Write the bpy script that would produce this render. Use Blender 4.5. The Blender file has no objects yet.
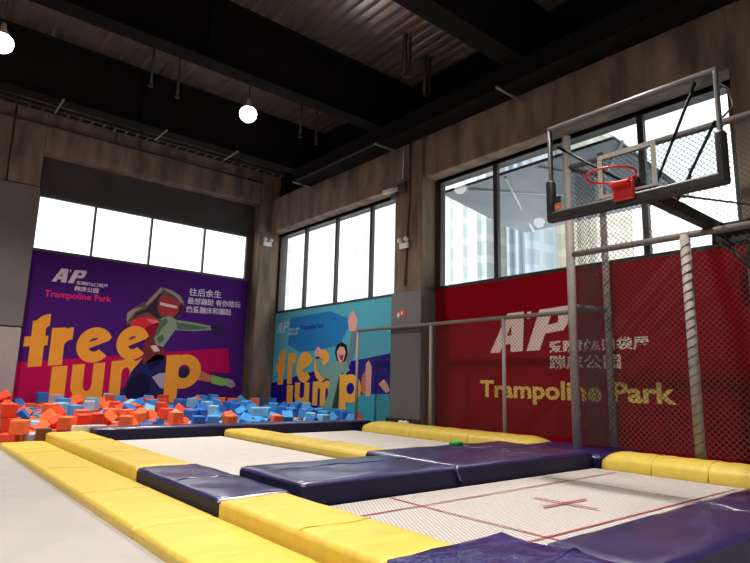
import bpy, bmesh, math, random
from mathutils import Vector, Matrix, Euler
random.seed(5)
C = bpy.context.scene.collection
R = math.radians

# ------------------------------------------------------------------ camera
F_PX, YAW, PITCH, ROLL = 573.7, R(39.856), R(10.063), R(1.3887)
CAM = Vector((0, 0, 1))
fwd = Vector((math.sin(YAW)*math.cos(PITCH), math.cos(YAW)*math.cos(PITCH), math.sin(PITCH)))
rt0 = Vector((math.cos(YAW), -math.sin(YAW), 0)); up0 = rt0.cross(fwd)
rt = rt0*math.cos(ROLL) + up0*math.sin(ROLL); up = up0*math.cos(ROLL) - rt0*math.sin(ROLL)
cd = bpy.data.cameras.new('camera'); co = bpy.data.objects.new('camera', cd); C.objects.link(co)
co.matrix_world = Matrix(((rt.x, up.x, -fwd.x, CAM.x), (rt.y, up.y, -fwd.y, CAM.y), (rt.z, up.z, -fwd.z, CAM.z), (0, 0, 0, 1)))
cd.sensor_width = 36; cd.lens = F_PX/750*36; cd.clip_start = .05; cd.clip_end = 500
bpy.context.scene.camera = co
def ray(p): return rt*((p[0]-375)/F_PX) + up*(-(p[1]-281.5)/F_PX) + fwd
def on_y(p, Y):                       # artwork coordinates measured on the wall plane y = Y
    d = ray(p); q = CAM + d*(Y/d.y); return (q.x, q.z)
def on_x(p, X):                       # artwork coordinates measured on the wall plane x = X (u runs to the viewer's right)
    d = ray(p); q = CAM + d*(X/d.x); return (-q.y, q.z)

# ------------------------------------------------------------------ materials
def mat(name, col, rough=.6, metal=0, spec=.5, noise=0, nscale=8, bump=0, bscale=30, stretch=(1, 1, 1), emit=None, coat=0):
    m = bpy.data.materials.new(name); m.use_nodes = True
    nt = m.node_tree; b = nt.nodes['Principled BSDF']
    b.inputs['Base Color'].default_value = (*col, 1); b.inputs['Roughness'].default_value = rough
    b.inputs['Metallic'].default_value = metal; b.inputs['Specular IOR Level'].default_value = spec
    b.inputs['Coat Weight'].default_value = coat; b.inputs['Coat Roughness'].default_value = .28; b.inputs['Coat IOR'].default_value = 1.8
    if noise or bump:
        tc = nt.nodes.new('ShaderNodeTexCoord'); mp = nt.nodes.new('ShaderNodeMapping')
        mp.inputs['Scale'].default_value = stretch; nt.links.new(tc.outputs['Object'], mp.inputs['Vector'])
    if noise:
        n = nt.nodes.new('ShaderNodeTexNoise'); n.inputs['Scale'].default_value = nscale; n.inputs['Detail'].default_value = 6
        nt.links.new(mp.outputs['Vector'], n.inputs['Vector'])
        cr = nt.nodes.new('ShaderNodeValToRGB')
        cr.color_ramp.elements[0].position = .3; cr.color_ramp.elements[1].position = .7
        cr.color_ramp.elements[0].color = (*[c*(1-noise) for c in col], 1)
        cr.color_ramp.elements[1].color = (*[min(1, c*(1+noise)) for c in col], 1)
        nt.links.new(n.outputs['Fac'], cr.inputs['Fac']); nt.links.new(cr.outputs['Color'], b.inputs['Base Color'])
    if bump:
        n2 = nt.nodes.new('ShaderNodeTexNoise'); n2.inputs['Scale'].default_value = bscale; n2.inputs['Detail'].default_value = 4
        nt.links.new(mp.outputs['Vector'], n2.inputs['Vector'])
        bp = nt.nodes.new('ShaderNodeBump'); bp.inputs['Strength'].default_value = bump; bp.inputs['Distance'].default_value = .02
        nt.links.new(n2.outputs['Fac'], bp.inputs['Height']); nt.links.new(bp.outputs['Normal'], b.inputs['Normal']); nt.links.new(bp.outputs['Normal'], b.inputs['Coat Normal'])
    if emit:
        b.inputs['Emission Color'].default_value = (*emit[0], 1); b.inputs['Emission Strength'].default_value = emit[1]
    return m
def srgb(r, g, b): return tuple((c/255/12.92 if c/255 <= .04045 else ((c/255+.055)/1.055)**2.4) for c in (r, g, b))

M = {}
M['concrete'] = mat('concrete', (.185, .135, .098), .9, noise=.5, nscale=3, bump=.4, bscale=18, stretch=(1, 1, .25))
M['render'] = mat('grey_render', (.17, .15, .145), .85, noise=.08, nscale=2)
M['box_grey'] = mat('warm_grey_cladding', (.36, .31, .29), .8, noise=.05, nscale=2)
M['plaster'] = mat('dark_plaster', (.10, .085, .08), .9, noise=.15, nscale=2)
M['steel_dark'] = mat('fireproofed_steel', (.006, .005, .005), .9, spec=.1, noise=.3, nscale=4)
M['deck'] = mat('galvanised_deck', (.62, .52, .46), .28, metal=.9, noise=.12, nscale=1.2)
M['pipe_dark'] = mat('dark_pipe', (.03, .025, .025), .6)
M['tray'] = mat('cable_tray', (.022, .021, .022), .6, metal=.3)
M['floor'] = mat('grey_floor', (.40, .365, .35), .7, noise=.06, nscale=3)
M['frame_dark'] = mat('window_frame', (.03, .028, .028), .5)
M['frame_grey'] = mat('window_frame_grey', (.08, .075, .07), .5)
M['shade_panel'] = mat('dark_panel', (.045, .04, .042), .8, noise=.2, nscale=2)
M['yellow'] = mat('yellow_vinyl', (.72, .52, .085), .42, noise=.07, nscale=4, bump=.25, bscale=9, stretch=(.5, 2.5, 1))
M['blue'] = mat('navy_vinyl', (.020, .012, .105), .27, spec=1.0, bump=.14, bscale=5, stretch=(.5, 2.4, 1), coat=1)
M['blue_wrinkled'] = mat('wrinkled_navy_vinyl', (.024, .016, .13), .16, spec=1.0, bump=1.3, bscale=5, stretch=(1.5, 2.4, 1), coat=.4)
M['blue_side_shade'] = mat('navy_vinyl_side_shade', (.007, .005, .035), .55, spec=.3, bump=.2, bscale=6)  # darker copy of the navy vinyl, shade of the pad sides painted in
M['skirt'] = mat('black_skirt', (.012, .010, .020), .7)
M['red_line'] = mat('red_line', (.36, .035, .05), .7)
M['white_vinyl'] = mat('white_vinyl', (.8, .8, .78), .5)
M['post'] = mat('padded_grey_post', (.33, .285, .265), .6, noise=.1, nscale=10)
M['rail'] = mat('grey_rail', (.16, .135, .125), .6)
M['net'] = mat('pale_net', (.055, .05, .047), .85)
M['board_frame'] = mat('silver_frame', (.30, .30, .30), .35, metal=.5)
M['board_pad'] = mat('black_board_pad', (.02, .02, .023), .5)
M['rim'] = mat('red_rim', (.62, .025, .02), .35)
M['arm'] = mat('black_arm', (.018, .017, .018), .5)
M['white_line'] = mat('white_paint', (.5, .5, .48), .5)
M['sticker'] = mat('orange_sticker', (.75, .14, .04), .5)
M['lamp_body'] = mat('lamp_body', (.3, .3, .3), .4, metal=.7)
M['lamp_lens'] = mat('lamp_lens', (1, 1, 1), .5, emit=((1, .95, .9), 7))
M['em_white'] = mat('emergency_light_white', (.75, .73, .70), .4)
M['em_dark'] = mat('bracket_dark', (.06, .05, .05), .5)
M['red_pipe'] = mat('maroon_pipe', (.16, .05, .045), .5)
M['panel_grey'] = mat('grey_column_wrap', (.15, .15, .155), .7)
M['logo_red'] = mat('red_logo', (.62, .06, .07), .6)
M['green'] = mat('green_cloth', (.03, .42, .07), .7)

# trampoline bed: pale woven webbing, fine grid of dark holes
def weave():
    m = mat('woven_bed', (.62, .56, .52), .75); nt = m.node_tree; b = nt.nodes['Principled BSDF']
    tc = nt.nodes.new('ShaderNodeTexCoord'); mp = nt.nodes.new('ShaderNodeMapping')
    nt.links.new(tc.outputs['Object'], mp.inputs['Vector']); mp.inputs['Scale'].default_value = (1, 1, 1)
    br = nt.nodes.new('ShaderNodeTexBrick'); br.inputs['Scale'].default_value = 1
    br.inputs['Brick Width'].default_value = .036; br.inputs['Row Height'].default_value = .030
    br.inputs['Mortar Size'].default_value = .0055; br.inputs['Mortar Smooth'].default_value = .3
    br.inputs['Color1'].default_value = (.68, .625, .59, 1); br.inputs['Color2'].default_value = (.62, .57, .54, 1); br.inputs['Mortar'].default_value = (.24, .21, .20, 1)
    nt.links.new(mp.outputs['Vector'], br.inputs['Vector']); nt.links.new(br.outputs['Color'], b.inputs['Base Color'])
    return m
M['bed'] = weave()
M['bed_plain'] = mat('pale_bed', (.62, .57, .53), .7, noise=.06, nscale=5)

def glass_mat(name, tint, refl=.07):
    m = bpy.data.materials.new(name); m.use_nodes = True; nt = m.node_tree
    nt.nodes.remove(nt.nodes['Principled BSDF']); out = nt.nodes['Material Output']
    t = nt.nodes.new('ShaderNodeBsdfTransparent'); t.inputs['Color'].default_value = (*tint, 1)
    g = nt.nodes.new('ShaderNodeBsdfGlossy'); g.inputs['Roughness'].default_value = .02
    lw = nt.nodes.new('ShaderNodeLayerWeight'); pw = nt.nodes.new('ShaderNodeMath'); pw.operation = 'POWER'; pw.inputs[1].default_value = 5   # Schlick reflection of a clear pane
    ma = nt.nodes.new('ShaderNodeMath'); ma.operation = 'MULTIPLY_ADD'; ma.inputs[1].default_value = .8; ma.inputs[2].default_value = .03
    nt.links.new(lw.outputs['Facing'], pw.inputs[0]); nt.links.new(pw.outputs[0], ma.inputs[0])
    mx = nt.nodes.new('ShaderNodeMixShader')
    nt.links.new(ma.outputs[0], mx.inputs['Fac']); nt.links.new(t.outputs['BSDF'], mx.inputs[1]); nt.links.new(g.outputs['BSDF'], mx.inputs[2])
    nt.links.new(mx.outputs['Shader'], out.inputs['Surface'])
    return m
M['glass'] = glass_mat('window_glass', (.93, .95, .95))
M['board_glass'] = glass_mat('board_glass', (.80, .83, .84))

# ------------------------------------------------------------------ mesh helpers
class MB:
    def __init__(s): s.bm = bmesh.new(); s.mats = []; s.cur = 0
    def use(s, m):
        if m not in s.mats: s.mats.append(m)
        s.cur = s.mats.index(m); return s
    def face(s, pts, smooth=False):
        f = s.bm.faces.new([s.bm.verts.new(p) for p in pts]); f.material_index = s.cur; f.smooth = smooth; return f
    def box(s, x0, x1, y0, y1, z0, z1, bev=0, seg=2):
        vs = [s.bm.verts.new(p) for p in ((x0,y0,z0),(x1,y0,z0),(x1,y1,z0),(x0,y1,z0),(x0,y0,z1),(x1,y0,z1),(x1,y1,z1),(x0,y1,z1))]
        fs = [s.bm.faces.new([vs[i] for i in q]) for q in ((3,2,1,0),(4,5,6,7),(0,1,5,4),(1,2,6,5),(2,3,7,6),(3,0,4,7))]
        for f in fs: f.material_index = s.cur
        if bev:
            es = {e for f in fs for e in f.edges}
            r = bmesh.ops.bevel(s.bm, geom=list(es), offset=bev, segments=seg, profile=.5, affect='EDGES', clamp_overlap=True)
            for f in r['faces']: f.material_index = s.cur; f.smooth = True
        return s
    def tube(s, pts, r, n=10, closed=False, caps=True):
        pts = [Vector(p) for p in pts]; N = len(pts); rings = []
        prev = None
        for i, p in enumerate(pts):
            a = pts[(i-1) % N] if (closed or i > 0) else p; b = pts[(i+1) % N] if (closed or i < N-1) else p
            d = (b-a).normalized()
            if prev is None: u = d.orthogonal().normalized()
            else: u = (prev - d*prev.dot(d)).normalized()
            prev = u; v = d.cross(u)
            rr = r[i] if isinstance(r, (list, tuple)) else r
            rings.append([s.bm.verts.new(p + (u*math.cos(2*math.pi*k/n) + v*math.sin(2*math.pi*k/n))*rr) for k in range(n)])
        for i in range(N if closed else N-1):
            A, B = rings[i], rings[(i+1) % N]
            for k in range(n):
                f = s.bm.faces.new((A[k], A[(k+1) % n], B[(k+1) % n], B[k])); f.smooth = n > 4; f.material_index = s.cur
        if caps and not closed:
            for q in (rings[0][::-1], rings[-1]):
                f = s.bm.faces.new(q); f.material_index = s.cur
        return s
    def lathe(s, prof, c, n=24):                 # profile (r, z) about a vertical axis at c
        rings = [[s.bm.verts.new((c[0]+r*math.cos(2*math.pi*k/n), c[1]+r*math.sin(2*math.pi*k/n), c[2]+z)) for k in range(n)] for r, z in prof]
        for A, B in zip(rings, rings[1:]):
            for k in range(n):
                f = s.bm.faces.new((A[k], A[(k+1) % n], B[(k+1) % n], B[k])); f.smooth = True; f.material_index = s.cur
        return s
    def sphere(s, c, r, n=12):
        return s.lathe([(max(r*math.sin(math.pi*i/n), 1e-4), -r*math.cos(math.pi*i/n)) for i in range(n+1)], c, 16)
    def build(s, name, parent=None, shift=(0, 0, 0)):
        me = bpy.data.meshes.new(name); 
        if shift != (0, 0, 0): bmesh.ops.translate(s.bm, verts=s.bm.verts, vec=[-c for c in shift])
        bmesh.ops.recalc_face_normals(s.bm, faces=s.bm.faces)
        s.bm.to_mesh(me); s.bm.free()
        for m in s.mats: me.materials.append(m)
        o = bpy.data.objects.new(name, me); C.objects.link(o)
        if parent: o.parent = parent
        else: o.location = shift
        return o
def mb(m): return MB().use(M[m] if isinstance(m, str) else m)
def tag(o, label, cat, group=None, kind=None):
    o['label'] = label; o['category'] = cat
    if group: o['group'] = group
    if kind: o['kind'] = kind
    return o
def st(o, label=None, cat=None):
    o['kind'] = 'structure'
    if label: o['label'] = label
    if cat: o['category'] = cat
    return o
def empty(name, loc, label, cat, group=None):
    o = bpy.data.objects.new(name, None); C.objects.link(o); o.location = loc; o.empty_display_size = .1
    return tag(o, label, cat, group)
def part(name, b, parent):                       # geometry given in world coordinates, parent at parent.location
    o = b.build(name)
    o.parent = parent; o.location = -world_loc(parent)
    return o
def world_loc(o):
    v = Vector(o.location)
    while o.parent: o = o.parent; v += Vector(o.location)
    return v
def text_faces(body, size, off=0):
    cu = bpy.data.curves.new('lettering', 'FONT'); cu.body = body; cu.size = size; cu.offset = off; cu.resolution_u = 3
    o = bpy.data.objects.new('lettering', cu); C.objects.link(o); bpy.context.view_layer.update()
    me = o.evaluated_get(bpy.context.evaluated_depsgraph_get()).to_mesh()
    vs = [tuple(v.co[:2]) for v in me.vertices]; fs = [tuple(p.vertices) for p in me.polygons]
    o.to_mesh_clear(); bpy.data.objects.remove(o); bpy.data.curves.remove(cu)
    return vs, fs
LAMP, SKY, EXPO, OUT, CANO = 160, 2.4, 0.2, .70, (.24, .265, .29)
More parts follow.
